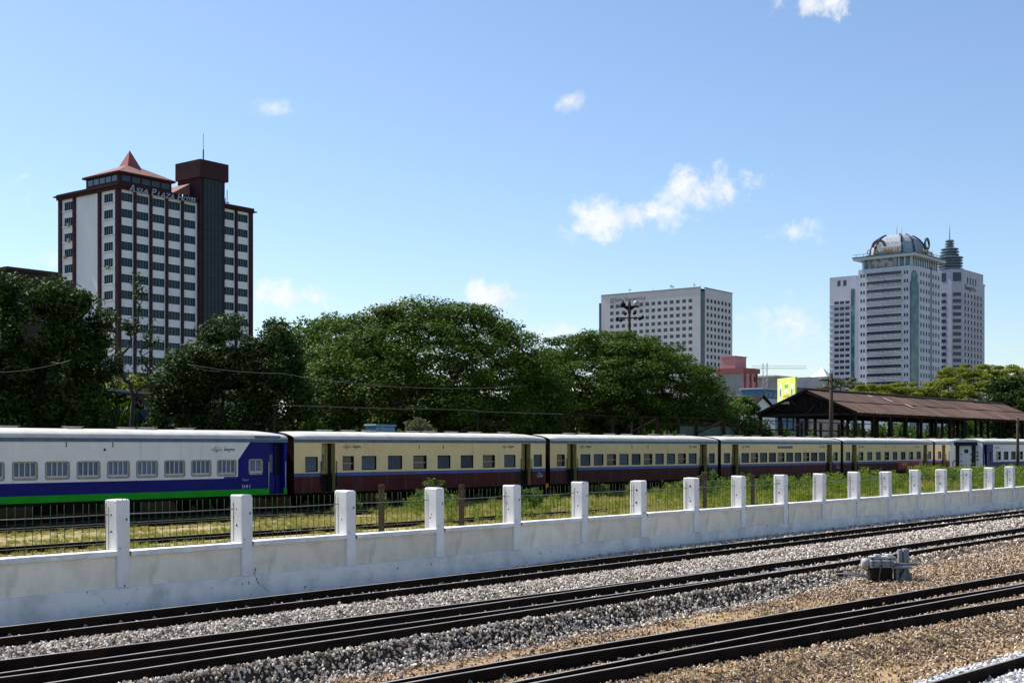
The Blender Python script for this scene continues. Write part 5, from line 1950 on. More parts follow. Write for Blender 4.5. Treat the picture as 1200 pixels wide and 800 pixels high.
# ------------------------------------------------------------------ grass and weeds behind the wall
def tuft(m, seed, n, h, spread, wid):
    r = np.random.default_rng(seed)
    mb = MB()
    for i in range(n):
        a = r.uniform(0, 6.28)
        d = np.array([math.cos(a), math.sin(a), 0])
        b0 = d * r.uniform(0, spread * 0.3)
        b0 = np.append(b0[:2] + r.normal(0, spread * 0.25, 2), 0)
        hh = h * r.uniform(0.5, 1.1)
        s = np.array([-d[1], d[0], 0]) * wid * r.uniform(0.6, 1.2)
        m1 = b0 + d * spread * 0.35 + np.array([0, 0, hh * 0.65])
        tp = b0 + d * spread * r.uniform(0.6, 1.1) + np.array([0, 0, hh])
        mb.quad([b0 - s, b0 + s, m1 + s * 0.7, m1 - s * 0.7])
        mb.quad([m1 - s * 0.7, m1 + s * 0.7, tp])
    me_ = mb.mesh('tuft', m)
    return me_


def weed(m, seed, h=0.8):
    r = np.random.default_rng(seed)
    C = np.array([[r.normal(0, 0.14), r.normal(0, 0.14), h * r.uniform(0.25, 1.0)] for _ in range(26)])
    V, F = leaf_cloud(C, np.full((26, 1), 0.13), 9, 0.05, 1.0, r, 0.3)
    return np_mesh('weed', V, F, m)


gx, gy = [], []
for (xa, xb, d) in ((12, 40, 26), (40, 75, 16), (75, 125, 7)):
    x, y = scatter(xa, xb, 20.0, 42.0, d)
    gx.append(x)
    gy.append(y)
gx, gy = np.concatenate(gx), np.concatenate(gy)
k = in_view(gx, gy, 3.0)
gx, gy = gx[k], gy[k]
dens = fbm(gx * 0.25, gy * 0.6, 51)
bare = np.exp(-((gy - 32.8) / 0.8) ** 2) * 0.30 + np.exp(-((gy - 39.9) / 0.8) ** 2) * 0.20 + np.exp(-((gy - 21.5) / 2.0) ** 2) * 0.22 * (gx < 32)
k = dens - bare + 0.18 * smooth(25, 48, gx) > 0.47 * rng.uniform(0.75, 1.15, len(gx))
gx, gy, dens = gx[k], gy[k], dens[k]
gz = -0.04 + 0 * gx
pg = smooth(0.40, 0.62, fbm(gx * 0.18, gy * 0.4, 61)) * (0.45 + 0.25 * smooth(20, 40, gx)) + 0.35 * smooth(35, 70, gx)
green = rng.random(len(gx)) < pg
P = np.stack([gx, gy, gz], -1)
S = rng.uniform(0.5, 1.15, len(gx)) * (0.55 + 0.70 * smooth(22, 60, gx))
rot = np.stack([0 * gx, 0 * gx, rng.uniform(0, 6.28, len(gx))], -1)
instancer('dry_grass', P[~green], S[~green], rot[~green], [tuft(M['grass_dry'], 200 + i, 22, 0.22, 0.20, 0.010) for i in range(4)],
          'dry yellowish grass over the sidings behind the wall', 'grass')
instancer('green_grass', P[green], S[green] * 1.1, rot[green], [tuft(M['grass_green'], 210 + i, 22, 0.28, 0.20, 0.012) for i in range(4)],
          'green grass growing thick along the sidings behind the wall', 'grass')
tx_, ty_ = scatter(9, 30, 6.3, 12.4, 16)
k = in_view(tx_, ty_) & (smooth(0.45, 0.6, fbm(tx_ * 0.9, ty_ * 0.9, 21)) * (1 - zone(tx_, ty_)[0]) * (1 - zone(tx_, ty_)[1]) > 0.5)
for key in ('3a', '3b', '3c', '3d', '2d'):
    k &= np.abs(ty_ - ry(key, tx_)) > 0.2
tx_, ty_ = tx_[k], ty_[k]
instancer('straw_tufts', np.stack([tx_, ty_, ground_z(tx_, ty_)], -1), rng.uniform(0.25, 0.6, len(tx_)), np.stack([0 * tx_, 0 * tx_, rng.uniform(0, 6.28, len(tx_))], -1),
          [tuft(M['straw'], 240 + i, 26, 0.14, 0.30, 0.008) for i in range(3)], 'short straw-coloured grass on the bare dirt between the near tracks', 'grass')
wx_, wy_ = [], []
for (xa, xb, ya, yb, n_) in ((34, 60, 30, 41.5, 60), (60, 118, 33, 41.5, 420), (58, 112, 22.5, 33, 260), (44, 60, 22.0, 30, 50), (96, 112, 34, 37.5, 160)):
    wx_.append(rng.uniform(xa, xb, n_))
    wy_.append(rng.uniform(ya, yb, n_))
wx_, wy_ = np.concatenate(wx_), np.concatenate(wy_)
k = fbm(wx_ * 0.2, wy_ * 0.4, 71) > 0.42
wx_, wy_ = wx_[k], wy_[k]
M['weed'] = leafmat('weed_leaf', (0.105, 0.18, 0.014), (0.17, 0.23, 0.022), (0.28, 0.31, 0.055), 0.35)
instancer('tall_weeds', np.stack([wx_, wy_, 0 * wx_ - 0.03], -1), rng.uniform(0.6, 1.5, len(wx_)) * (0.7 + 0.5 * smooth(50, 100, wx_)),
          np.stack([0 * wx_, 0 * wx_, rng.uniform(0, 6.28, len(wx_))], -1), [weed(M['weed'], 220 + i) for i in range(4)],
          'tall leafy weeds thickening towards the right behind the wall', 'weeds')
for i, (x, y, s, lab) in enumerate(((40.2, 38.2, 1.1, 'leafy bush in front of the first cream coach, left of the orange flower'),
                                    (44.3, 36.0, 0.8, 'small bush with an orange flower below the first cream coach'),
                                    (58.5, 35.3, 1.25, 'tall weedy bush below the join of second and third cream coaches'),
                                    (66.0, 36.0, 1.0, 'weedy bush below the third cream coach'),
                                    (35.6, 38.6, 0.75, 'small bush below the door end of the blue coach'))):
    C, Rr = ell_clumps([(0, 0, 0.8, 0.6, 0.5), (0.4, 0.1, 0.5, 0.5, 0.35), (-0.5, 0, 0.5, 0.5, 0.35)], 40, cr, (0.14, 0.26))
    t_ = tree('bush', lab, (x, y, -0.03), C * s, Rr * s, 40, 0.055, 0.9, M['leaf_bright'], 0.25 * s, 0.03, 30 + i, every=2, cat='bush')
    if i == 1:
        f_ = MB()
        for q in range(7):
            a = q / 7 * 6.28
            f_.quad([(0, 0, 0), (0.09 * math.cos(a - .35), -0.03, 0.09 * math.sin(a - .35)), (0.13 * math.cos(a), -0.05, 0.13 * math.sin(a)), (0.09 * math.cos(a + .35), -0.03, 0.09 * math.sin(a + .35))])
        f_.build('flower', M['flower'], t_, (0.1, -0.75, 1.15))

# ------------------------------------------------------------------ buildings
LB = math.radians(-90)          # turn for a window on a face looking along -x


def wmesh(w_, h, d, nx_, nz_, fr=0.10, mfr=None, mgl=None, name='window'):
    f_ = MB()
    f_.box(-w_ / 2, w_ / 2, d - 0.10, d - 0.02, 0, fr)
    f_.box(-w_ / 2, w_ / 2, d - 0.10, d - 0.02, h - fr, h)
    for k in range(nx_ + 1):
        x = -w_ / 2 + fr / 2 + (w_ - fr) * k / nx_
        f_.box(x - fr / 2, x + fr / 2, d - 0.101, d - 0.021, 0, h)
    for k in range(1, nz_):
        z = h * k / nz_
        f_.box(-w_ / 2, w_ / 2, d - 0.099, d - 0.022, z - fr / 2, z + fr / 2)
    p = MB()
    p.box(-w_ / 2, w_ / 2, d, d + 0.03, 0, h)
    return f_.mesh(name, mfr), p.mesh('pane', mgl)


def setwin(par, ms, x, y, z, rz=0):
    o = put('window', ms[0], par, (x, y, z), rz)
    put('pane', ms[1], o)
    return o


# --- hotel on the left
ho = thing('hotel_tower', 'white hotel block with brown piers, dark windows and a brown stair tower, left', 'building', (145.8, 226.06, 0), R(2.2))
HT = 55.2
rows = [54.3 - 3.3 * k for k in range(13)]
bays = [(0.45, 3.25), (4.15, 7.15), (8.0, 11.15), (11.98, 15.12), (15.97, 19.1), (26.65, 29.6), (30.55, 33.55)]
rec = [(a, b_, zt - 1.72, zt) for (a, b_) in bays for zt in rows]
mb = MB()
facade(mb, (0, 0, 0), (1, 0, 0), (0, -1, 0), 0, 34.6, 0, HT, rec, 0.45, lambda u, z: 0, 0)
lrec = [(a, b_, zt - 1.72, zt) for (a, b_) in ((2.0, 5.1), (16.15, 19.2)) for zt in rows]
facade(mb, (0, 0, 0), (0, 1, 0), (-1, 0, 0), 0, 20.8, 0, HT, lrec, 0.45, lambda u, z: 0, 0)
mb.quad([(34.6, 0, 0), (34.6, 20.8, 0), (34.6, 20.8, HT), (34.6, 0, HT)])
mb.quad([(0, 20.8, 0), (34.6, 20.8, 0), (34.6, 20.8, HT), (0, 20.8, HT)])
mb.quad([(0, 0, HT), (34.6, 0, HT), (34.6, 20.8, HT), (0, 20.8, HT)])
mb.build('wall', M['hwhite'], ho)
wc = {}
for (a, b_) in bays:
    wc[(a, b_)] = wmesh(b_ - a, 1.72, 0.25, 4, 1, 0.09, M['hmull'], M['hglass'])
    for zt in rows:
        setwin(ho, wc[(a, b_)], (a + b_) / 2, 0, zt - 1.72)
wl = wmesh(3.1, 1.72, 0.25, 4, 1, 0.11, M['hmull'], M['hglass'])
for (a, b_) in ((2.0, 5.1), (16.15, 19.25)):
    for zt in rows:
        setwin(ho, wl, 0, (a + b_) / 2, zt - 1.72, LB)
        b = MB()
        b.box(-0.35, -0.003, a - 0.3, b_ + 0.3, zt - 2.02, zt - 1.86)
        b.build('sill', M['hwhite'], ho)
for (yy, zz) in ((17.0, 50.2), (18.4, 43.6), (16.9, 46.9), (3.1, 40.0)):
    b = MB()
    b.cbox(-0.75, -0.36, yy - 0.45, yy + 0.45, zz - 1.15, zz - 0.5, 0.04)
    b.build('air_conditioner', M['greywall'], ho)
for u in (-0.15, 3.42, 7.30, 11.28, 15.27):
    b = MB()
    b.box(u, u + (0.58 if u > 0 else 0.5), -0.38, -0.003, 0, HT - 0.3)
    b.build('pier', M['hbrown'], ho)
for (u0, u1) in ((29.75, 30.4), (33.75, 34.75)):
    b = MB()
    b.box(u0, u1, -0.38, -0.003, 0, HT - 0.3)
    b.build('pier', M['hbrown'], ho)
for (w0, w1) in ((-0.37, 0.75), (5.9, 6.75), (14.9, 15.7), (20.0, 20.95)):
    b = MB()
    b.box(-0.40, -0.004, w0, w1, 0, HT - 0.3)
    b.build('pier', M['hbrown'], ho)
b = MB()
b.box(-0.6, 19.3, -0.6, 21.3, HT - 0.28, HT + 0.9)
b.box(-1.05, 19.25, -1.0, 21.8, HT + 0.3, HT + 0.55)
b.build('cornice', M['hbrown'], ho)
b = MB()
b.box(26.5, 34.9, -0.6, 21.2, HT - 0.28, HT + 0.75)
b.box(26.6, 35.5, -0.9, 21.4, HT - 0.1, HT + 0.12)
b.build('cornice', M['hbrown'], ho)
b = MB()
b.box(19.55, 26.3, -0.9, 6.6, 0, 60.4)
b.box(19.2, 26.85, -1.5, 7.0, 60.4, 64.2)
tw = b.build('stair_tower', M['hbrown'], ho)
b = MB()
b.box(20.4, 25.45, -1.1, -0.903, 0, 60.35)
cwp = b.build('curtain_wall', M['curtain'], tw)
b = MB()
for k in range(6):
    x = 20.4 + 5.05 * k / 5
    b.box(x - 0.05, x + 0.05, -1.16, -1.103, 0, 60.34)
for k in range(36):
    b.box(20.4, 25.45, -1.155, -1.104, 1.7 * k, 1.7 * k + 0.09)
b.build('mullion_grid', M['hmull'], tw)
b = MB()
b.box(0.7, 13.6, 0.9, 12.4, HT + 0.9, 58.35)
b.build('penthouse', M['hbrown'], ho)
for k in range(5):
    b = MB()
    b.box(1.4 + 2.4 * k, 3.3 + 2.4 * k, 0.86, 0.897, 56.9, 58.0)
    b.build('window', M['hglass'], ho)
    b = MB()
    b.box(0.66, 0.697, 1.6 + 2.1 * k, 3.3 + 2.1 * k, 56.9, 58.0)
    b.build('window', M['sglass'], ho)
b = MB()
e = [(0.1, 0.3, 58.36), (14.2, 0.3, 58.36), (14.2, 13.0, 58.36), (0.1, 13.0, 58.36)]
f_ = [(p[0], p[1], 58.75) for p in e]
tp = [(5.9, 5.6, 61.5), (8.9, 5.6, 61.5), (8.9, 8.0, 61.5), (5.9, 8.0, 61.5)]
for i in range(4):
    j = (i + 1) % 4
    b.quad([e[i], e[j], f_[j], f_[i]], 1)
    b.quad([f_[i], f_[j], tp[j], tp[i]], 0)
b.quad(tp, 0)
b.quad(e, 1)
b.build('hip_roof', [M['hroof'], M['hbrown']], ho)
b = MB()
q = [(5.6, 5.0, 60.9), (9.2, 5.0, 60.9), (9.2, 8.6, 60.9), (5.6, 8.6, 60.9)]
for i in range(4):
    b.quad([q[i], q[(i + 1) % 4], (7.4, 6.8, 65.0)])
b.quad(q)
b.build('spire', M['pinkdark'], ho)
b = MB()
b.prism([(13.8, 56.1), (19.2, 56.1), (19.2, 59.3)], 'y', 2.0, 8.0)
b.build('lean_to_roof', M['hroof'], ho)
b = MB()
b.tube([(22.4, 1.5, 64.2), (22.4, 1.5, 67.2)], 0.14, 6)
b.tube([(22.4, 1.5, 67.2), (22.4, 1.5, 70.6)], 0.05, 6)
b.build('lightning_rod', M['black'], ho)
b = MB()
b.tube([(31.0, 4, 55.9), (31.0, 4, 60.0)], 0.08, 6)
b.tube([(30.3, 4, 55.9), (30.5, 4, 58.2)], 0.08, 6)
b.box(29.7, 31.6, 3.9, 4.1, 57.2, 57.35)
b.box(28.2, 29.6, 3.5, 5.0, 57.0, 57.5)
b.build('roof_antenna', M['black'], ho)
ANG = (R(90), 0, 0)
x = 1.5
for word, wd in (('Asia', 4.8), ('Plaza', 5.9), ('Hotel', 5.1)):
    text_obj('sign_letters', word[0], 2.1, M['sign'], ho, (x, -1.2, 54.5), ANG, 0.08, shear=0.25, bold=0.015)
    text_obj('sign_letters', word[1:].upper(), 1.5, M['sign'], ho, (x + 1.5, -1.2, 54.5), ANG, 0.08, shear=0.25, bold=0.015, width=wd - 1.7)
    x += wd + 0.55

an = thing('annexe_block', 'dark flat-roofed block half hidden left of the hotel', 'building', (145, 262, 0), R(2))
b = MB()
b.box(-1, 18, 4, 20, 0, 41.8)
b.build('wall', M['black'], an)
b = MB()
b.box(-2, 19, 3, 21, 41.803, 42.5)
b.build('roof_slab', M['black'], an)
lb = thing('pale_block', 'pale blue building glimpsed through leaves at the far left edge', 'building', (72.0, 143, 0))
b = MB()
b.box(-8, 4.4, 0, 8, 0, 17.6)
b.build('wall', M['hutroof'], lb)
b = MB()
b.box(-8.3, 4.7, -0.3, 8.3, 17.603, 18.1)
b.build('roof_slab', M['greywall'], lb)
for k in range(4):
    b = MB()
    b.box(2.2, 3.6, -0.06, -0.003, 3.5 + 3.4 * k, 5.2 + 3.4 * k)
    b.build('window', M['sglass'], lb)

# --- wide hotel slab in the middle
su = thing('hotel_slab', 'wide pale slab hotel with a grid of square windows and a blue glass corner', 'building', (513.7, 315.0, 0), R(3.0))
ST = 77.3
lr = [(4.95 + 3.37 * i, 7.0 + 3.37 * i, 72.4 - 3.27 * k - 1.66, 72.4 - 3.27 * k) for i in range(14) for k in range(9)]
rrc = [(5.01 + 3.67 * i, 7.1 + 3.67 * i, 72.6 - 3.3 * k - 1.75, 72.6 - 3.3 * k) for i in range(7) for k in range(13)]
mb = MB()
facade(mb, (0, 0, 0), (0, 1, 0), (-1, 0, 0), 0.6, 55.9, 0, ST, lr, 0.5, lambda u, z: 0, 0)
facade(mb, (0, 0, 0), (1, 0, 0), (0, -1, 0), 3.1, 31.05, 0, ST, rrc, 0.5, lambda u, z: 0, 0)
mb.quad([(31.05, 0, 0), (31.05, 56, 0), (31.05, 56, ST), (31.05, 0, ST)])
mb.quad([(0, 56, 0), (31.05, 56, 0), (31.05, 56, ST), (0, 56, ST)])
mb.quad([(0, 0.6, ST - 0.4), (3.1, 0.0, ST - 0.4), (31.05, 0, ST - 0.4), (31.05, 56, ST - 0.4), (0, 56, ST - 0.4)])
mb.build('wall', M['sgrey'], su)
b = MB()
b.quad([(0.25, 0.9, 0), (2.8, 0.25, 0), (2.8, 0.25, ST - 1.3), (0.25, 0.9, ST - 1.3)])
b.quad([(0.25, 0.9, 0), (0.0, 0.6, 0), (0.0, 0.6, ST - 1.3), (0.25, 0.9, ST - 1.3)])
b.quad([(2.8, 0.25, 0), (3.1, 0, 0), (3.1, 0, ST - 1.3), (2.8, 0.25, ST - 1.3)])
b.build('glass_strip', M['strip'], su)
b = MB()
b.box(0.05, 1.2, 55.9, 57.3, 0, ST - 3.5)
b.build('glass_strip', M['strip'], su)
sw1 = wmesh(2.05, 1.66, 0.35, 2, 1, 0.12, M['sglass2'], M['sglass'])
sw2 = wmesh(2.09, 1.75, 0.35, 2, 1, 0.12, M['sglass2'], M['sglass2'])
for (a, b_, c, d) in lr:
    setwin(su, sw1, 0, (a + b_) / 2, c, LB)
for (a, b_, c, d) in rrc:
    setwin(su, sw2, (a + b_) / 2, 0, c)
b = MB()
b.box(-0.15, 0.5, 0.7, 56.1, ST, ST + 0.5)
b.box(3.1, 31.2, -0.15, 0.5, ST, ST + 0.5)
b.build('parapet', M['greywall'], su)
text_obj('sign_letters', 'Sule Shangri-La', 2.6, mat('grey_sign', (0.20, 0.21, 0.23), 0.6), su, (-0.12, 48.2, 73.9), (R(90), 0, R(-90)), 0.05, width=17.5)
b = MB()
for k in range(3):
    b.box(-0.12, -0.003, 48.7 + 0.75 * k, 49.15 + 0.75 * k, 73.5, 75.9)
b.box(-0.12, -0.004, 48.7, 50.65, 73.3, 73.6)
b.build('sign_emblem', M['greywall'], su)
for (u, v, h) in ((1, 40, 3.0), (1, 27, 2.0), (1, 17, 3.4), (1.5, 16.2, 2.6), (1, 4.4, 2.6), (1, 1, 1.5)):
    b = MB()
    b.tube([(u, v, ST), (u, v, ST + h)], 0.12, 5)
    if h > 2.5:
        b.box(u - 0.1, u + 0.1, v - 0.7, v + 0.7, ST + h * 0.55, ST + h * 0.68)
    b.build('roof_antenna', M['lightgrey'], su)

# --- bank tower
bk_ = thing('bank_tower', 'pale bank tower with balcony bands, teal glass corner and domed top', 'building', (629.7, 260.75, 0))
bz = [93.3 - 4.37 * k for k in range(15)]
lrec = []
for z in bz:
    lrec.append((6.2, 25.2, z - 1.65, z))
    for u in (2.55, 3.95, 26.1, 27.6):
        lrec.append((u, u + 1.0, z - 2.0, z - 0.2))
rrec = []
for z in bz:
    for u in (9.2, 12.8, 16.5, 20.0, 25.4, 29.2, 33.0):
        rrec.append((u, u + 2.0, z - 2.3, z - 0.1))
mb = MB()
facade(mb, (0, 0, 0), (0, 1, 0), (-1, 0, 0), 2.0, 29.7, 0, 95.6, lrec, 0.8, lambda u, z: 0, 0)
facade(mb, (0, 0, 0), (1, 0, 0), (0, -1, 0), 7.6, 36.4, 0, 95.6, rrec, 0.5, lambda u, z: 0, 0)
mb.quad([(0, 2, 0), (7.6, 0, 0), (7.6, 0, 95.6), (0, 2, 95.6)])
mb.quad([(36.4, 0, 0), (36.4, 29.7, 0), (36.4, 29.7, 95.6), (36.4, 0, 95.6)])
mb.quad([(0, 29.7, 0), (36.4, 29.7, 0), (36.4, 29.7, 95.6), (0, 29.7, 95.6)])
mb.quad([(0, 2, 95.6), (7.6, 0, 95.6), (36.4, 0, 95.6), (36.4, 29.7, 95.6), (0, 29.7, 95.6)])
mb.build('wall', M['bankw'], bk_)
wb = wmesh(19.0, 1.65, 0.6, 12, 1, 0.14, M['sglass'], M['sglass2'])
ws = wmesh(1.0, 1.8, 0.4, 1, 1, 0.10, M['greywall'], M['sglass2'])
wr = wmesh(2.0, 2.2, 0.3, 1, 2, 0.12, M['sglass'], M['sglass2'])
for z in bz:
    setwin(bk_, wb, 0, 15.7, z - 1.65, LB)
    for u in (2.55, 3.95, 26.1, 27.6):
        setwin(bk_, ws, 0, u + 0.5, z - 2.0, LB)
    for u in (9.2, 12.8, 16.5, 20.0, 25.4, 29.2, 33.0):
        setwin(bk_, wr, u + 1.0, 0, z - 2.3)
    b = MB()
    b.box(-0.9, -0.003, 6.0, 25.4, z - 2.75, z - 2.35)
    for k in range(8):
        b.box(-0.85, -0.75, 6.2 + 2.7 * k, 6.5 + 2.7 * k, z - 2.35, z - 1.95)
    b.box(-0.9, -0.7, 6.0, 25.4, z - 1.95, z - 1.70)
    b.build('balcony', M['bankw'], bk_)
    b = MB()
    b.box(-0.70, -0.004, 6.2, 25.2, z - 2.34, z - 1.96)
    b.build('balcony_recess', M['sglass2'], bk_)
    b = MB()
    b.prism([(15.2, z - 0.3), (16.2, z - 0.3), (15.7, z + 0.5)], 'x', -0.5, -0.003)
    b.build('vent_hood', M['greywall'], bk_)
b = MB()
dx, dy = 7.6, -2.0
L_ = math.hypot(dx, dy)
nx_, ny_ = -2.0 / L_, -7.6 / L_
def ch(t_, o, z):
    return (0 + dx * t_ + nx_ * o, 2 + dy * t_ + ny_ * o, z)
def chbox(mb, t0, t1, o0, o1, z0, z1, mi=0):
    v = [ch(t0, o0, z0), ch(t1, o0, z0), ch(t1, o1, z0), ch(t0, o1, z0), ch(t0, o0, z1), ch(t1, o0, z1), ch(t1, o1, z1), ch(t0, o1, z1)]
    for q in ((0, 1, 2, 3), (4, 5, 6, 7), (0, 1, 5, 4), (1, 2, 6, 5), (2, 3, 7, 6), (3, 0, 4, 7)):
        mb.quad([v[i] for i in q], mi)
chbox(b, 0.10, 0.90, 0.003, 0.5, 0, 87.5)
chbox(b, 0.22, 0.78, 0.003, 0.5, 87.5, 92.0)
chbox(b, 0.36, 0.64, 0.003, 0.5, 92.0, 93.2)
b.build('corner_glazing', M['tealglass'], bk_)
b = MB()
b.box(22.9, 24.1, -0.12, -0.003, 0, 97.0)
b.build('glass_strip', M['rib'], bk_)
b = MB()
b.box(1.2, 34.5, 1.2, 28.0, 95.6, 100.4)
at = b.build('attic_storey', M['tealglass'], bk_)
for k in range(12):
    b = MB()
    b.box(1.2 + 3.0 * k, 1.8 + 3.0 * k, 0.9, 1.197, 95.6, 100.4)
    b.build('pier', M['bankw'], at)
for k in range(9):
    b = MB()
    b.box(0.9, 1.197, 1.2 + 3.2 * k, 1.9 + 3.2 * k, 95.6, 100.4)
    b.build('pier', M['bankw'], at)
b = MB()
b.box(0.85, 0.89, 9.0, 24.0, 96.0, 100.2)
b.build('relief_panel', mat('relief_grey', (0.38, 0.39, 0.40), 0.8, (0.16, 0.18, 0.21), 0.35, 0.45, 0.55), at)
b = MB()
b.box(-2.2, 38.2, -2.2, 31.8, 100.4, 101.5, 0)
b.box(-2.5, 38.5, -2.5, 32.1, 101.5, 102.1, 1)
b.build('eave_slab', [M['bankw'], M['eave']], bk_)
dm = thing  # (alias kept short below)
b = MB()
cx_, cy_ = 15.0, 14.5
prof = [(1.0, 102.1), (1.0, 104.0), (0.97, 106.6), (0.90, 109.2), (0.77, 111.4), (0.62, 112.9), (0.50, 113.6)]
def oct(k, hx, hy):
    c_ = 0.62
    pts = [(-hx, -hy * c_), (-hx * c_, -hy), (hx * c_, -hy), (hx, -hy * c_), (hx, hy * c_), (hx * c_, hy), (-hx * c_, hy), (-hx, hy * c_)]
    return [(cx_ + p[0] * k, cy_ + p[1] * k) for p in pts]
rings = [[(p[0], p[1], z) for p in oct(k, 12.3, 12.0)] for (k, z) in prof]
for i in range(len(rings) - 1):
    for j in range(8):
        j2 = (j + 1) % 8
        b.quad([rings[i][j], rings[i][j2], rings[i + 1][j2], rings[i + 1][j]], 1 if j == 0 else 0)
b.quad(rings[-1], 0)
dome = b.build('dome', [M['dome'], M['dome']], bk_)
for j in range(8):
    rb = MB()
    for i in range(len(rings) - 1):
        pass
    P = [Vector(rings[i][j]) for i in range(len(rings))]
    cc = Vector((cx_, cy_, 0))
    P2 = [p + (Vector((p.x, p.y, 0)) - cc).normalized() * 0.08 for p in P]
    rb.tube(P2, 0.55, 8)
    rb.build('dome_rib', M['rib'], dome)
# arched emblem and lettering on the face looking left, oval emblem on the right face
b = MB()
for (r0, r1, mi) in ((3.3, 4.0, 0), (2.6, 3.3, 1)):
    n_ = 16
    for k in range(n_):
        a0, a1 = math.pi * k / n_, math.pi * (k + 1) / n_
        pts = [(r0 * math.cos(a0), r0 * math.sin(a0)), (r1 * math.cos(a0), r1 * math.sin(a0)), (r1 * math.cos(a1), r1 * math.sin(a1)), (r0 * math.cos(a1), r0 * math.sin(a1))]
        b.prism([(p[0] + 19.3, p[1] + 106.9) for p in pts], 'x', 1.6 + mi * 0.03, 2.4, mi)
b.build('arch_emblem', [M['arcred'], M['arcgreen']], bk_)
b = MB()
b.prism([(19.3 + 1.2 * math.cos(a), 107.0 + 1.5 * abs(math.sin(a))) for a in np.linspace(0, math.pi, 9)], 'x', 1.7, 2.3)
b.build('emblem_centre', M['lightgrey'], bk_)
tx = 25.6
text_obj('sign_letters', 'C', 3.6, M['gold'], bk_, (1.5, 25.8, 103.4), (R(90), 0, R(-90)), 0.12, bold=0.05)
text_obj('sign_letters', 'B', 3.6, M['gold'], bk_, (1.5, 21.6, 103.4), (R(90), 0, R(-90)), 0.12, bold=0.05)
text_obj('sign_letters', 'BANK', 3.6, M['gold'], bk_, (1.5, 16.6, 103.4), (R(90), 0, R(-90)), 0.12, bold=0.05, width=9.4)
text_obj('sign_letters', 'C B BANK', 3.0, M['gold'], bk_, (9.0, -0.2, 103.2), (R(90), 0, 0), 0.12, bold=0.05, width=17.0)
b = MB()
n_ = 20
for k in range(n_):
    a0, a1 = 2 * math.pi * k / n_, 2 * math.pi * (k + 1) / n_
    pts = [(1.9 * math.cos(a0), 1.9 * math.sin(a0)), (3.3 * math.cos(a0), 3.3 * math.sin(a0)), (3.3 * math.cos(a1), 3.3 * math.sin(a1)), (1.9 * math.cos(a1), 1.9 * math.sin(a1))]
    b.prism([(p[0] + 18.5, p[1] + 108.6) for p in pts], 'y', -0.2, 0.5)
b.box(18.2, 18.8, -0.1, 0.4, 102.1, 106.0)
b.build('oval_emblem', M['arcgreen'], bk_)
b = MB()
b.box(6.0, 30.0, -0.1, 0.15, 102.2, 103.1)
b.box(1.9, 2.1, 5.0, 26.5, 102.2, 103.1)
b.build('sign_frame', M['rib'], bk_)
b = MB()
for k in range(10):
    b.box(-2.2 + 4 * k, -2.05 + 4 * k, -2.3, -2.1, 102.1, 103.2)
for k in range(9):
    b.box(-2.3, -2.1, -2.2 + 4 * k, -2.05 + 4 * k, 102.1, 103.2)
b.box(-2.25, 38.0, -2.25, -2.12, 103.2, 103.4)
b.box(-2.26, -2.13, -2.25, 31.8, 103.21, 103.41)
b.build('roof_railing', M['eave'], bk_)
for (u, v, h) in ((15, 15, 7.5), (21, 15, 6.5)):
    b = MB()
    b.tube([(u, v, 113.7), (u, v, 113.7 + h)], [0.25, 0.08], 6)
    b.build('mast', M['lightgrey'], bk_)
# lower left wing of the bank tower
bwg = thing('tower_wing', 'pale slab tower with three columns of windows, left against the bank tower', 'building', (648.7, 300.5, 0))
wz = [82.3 - 3.22 * k for k in range(18)]
ycol = [(10.0, 12.8), (6.9, 9.6), (3.8, 6.4)]
rec = [(a, b_, z - 1.75, z) for (a, b_) in ycol for z in wz] + [(9.1, 11.0, 90.4, 93.6), (5.6, 7.6, 90.4, 93.6)]
mb = MB()
facade(mb, (0, 0, 0), (0, 1, 0), (-1, 0, 0), 0, 15.5, 0, 95.7, rec, 0.5, lambda u, z: 0, 0)
mb.quad([(0, 0, 0), (20, 0, 0), (20, 0, 95.7), (0, 0, 95.7)])
mb.quad([(0, 15.5, 0), (20, 15.5, 0), (20, 15.5, 95.7), (0, 15.5, 95.7)])
mb.quad([(20, 0, 0), (20, 15.5, 0), (20, 15.5, 95.7), (20, 0, 95.7)])
mb.quad([(0, 0, 95.7), (20, 0, 95.7), (20, 15.5, 95.7), (0, 15.5, 95.7)])
mb.build('wall', M['lav'], bwg)
wm1 = wmesh(2.7, 1.75, 0.35, 2, 1, 0.10, M['sglass2'], M['sglass2'])
wm2 = wmesh(1.95, 3.2, 0.35, 2, 1, 0.12, M['greywall'], M['sglass2'])
for (a, b_) in ycol:
    for z in wz:
        setwin(bwg, wm1, 0, (a + b_) / 2, z - 1.75, LB)
for (a, b_) in ((9.1, 11.0), (5.6, 7.6)):
    setwin(bwg, wm2, 0, (a + b_) / 2, 90.4, LB)
b = MB()
b.box(-0.25, -0.003, 0.9, 2.9, 0, 88.5)
b.build('glazing_column', M['tealglass'], bwg)
for z in wz:
    b = MB()
    b.box(-0.45, -0.004, 3.4, 16.0, z - 2.05, z - 1.85)
    b.build('ledge', M['bankw'], bwg)

# --- right tower with the ringed spire
rtw = thing('ringed_tower', 'lavender grey tower with a spire of stacked rings, behind the bank tower', 'building', (715.0, 268.0, 0))
zt = [90.2 - 3.75 * k for k in range(16)]
rec = [(4.6 + 5.0 * i, 7.5 + 5.0 * i, z - 2.2, z) for i in range(6) for z in zt]
rec += [(9.0 + 4.2 * i, 11.2 + 4.2 * i, 95.6, 99.6) for i in range(4)]
mb = MB()
facade(mb, (0, 0, 0), (1, 0, 0), (0, -1, 0), 2.0, 35.0, 0, 103.6, rec, 0.5, lambda u, z: 0, 0)
mb.quad([(35.0, 0, 0), (35.0, 30, 0), (35.0, 30, 103.6), (35.0, 0, 103.6)])
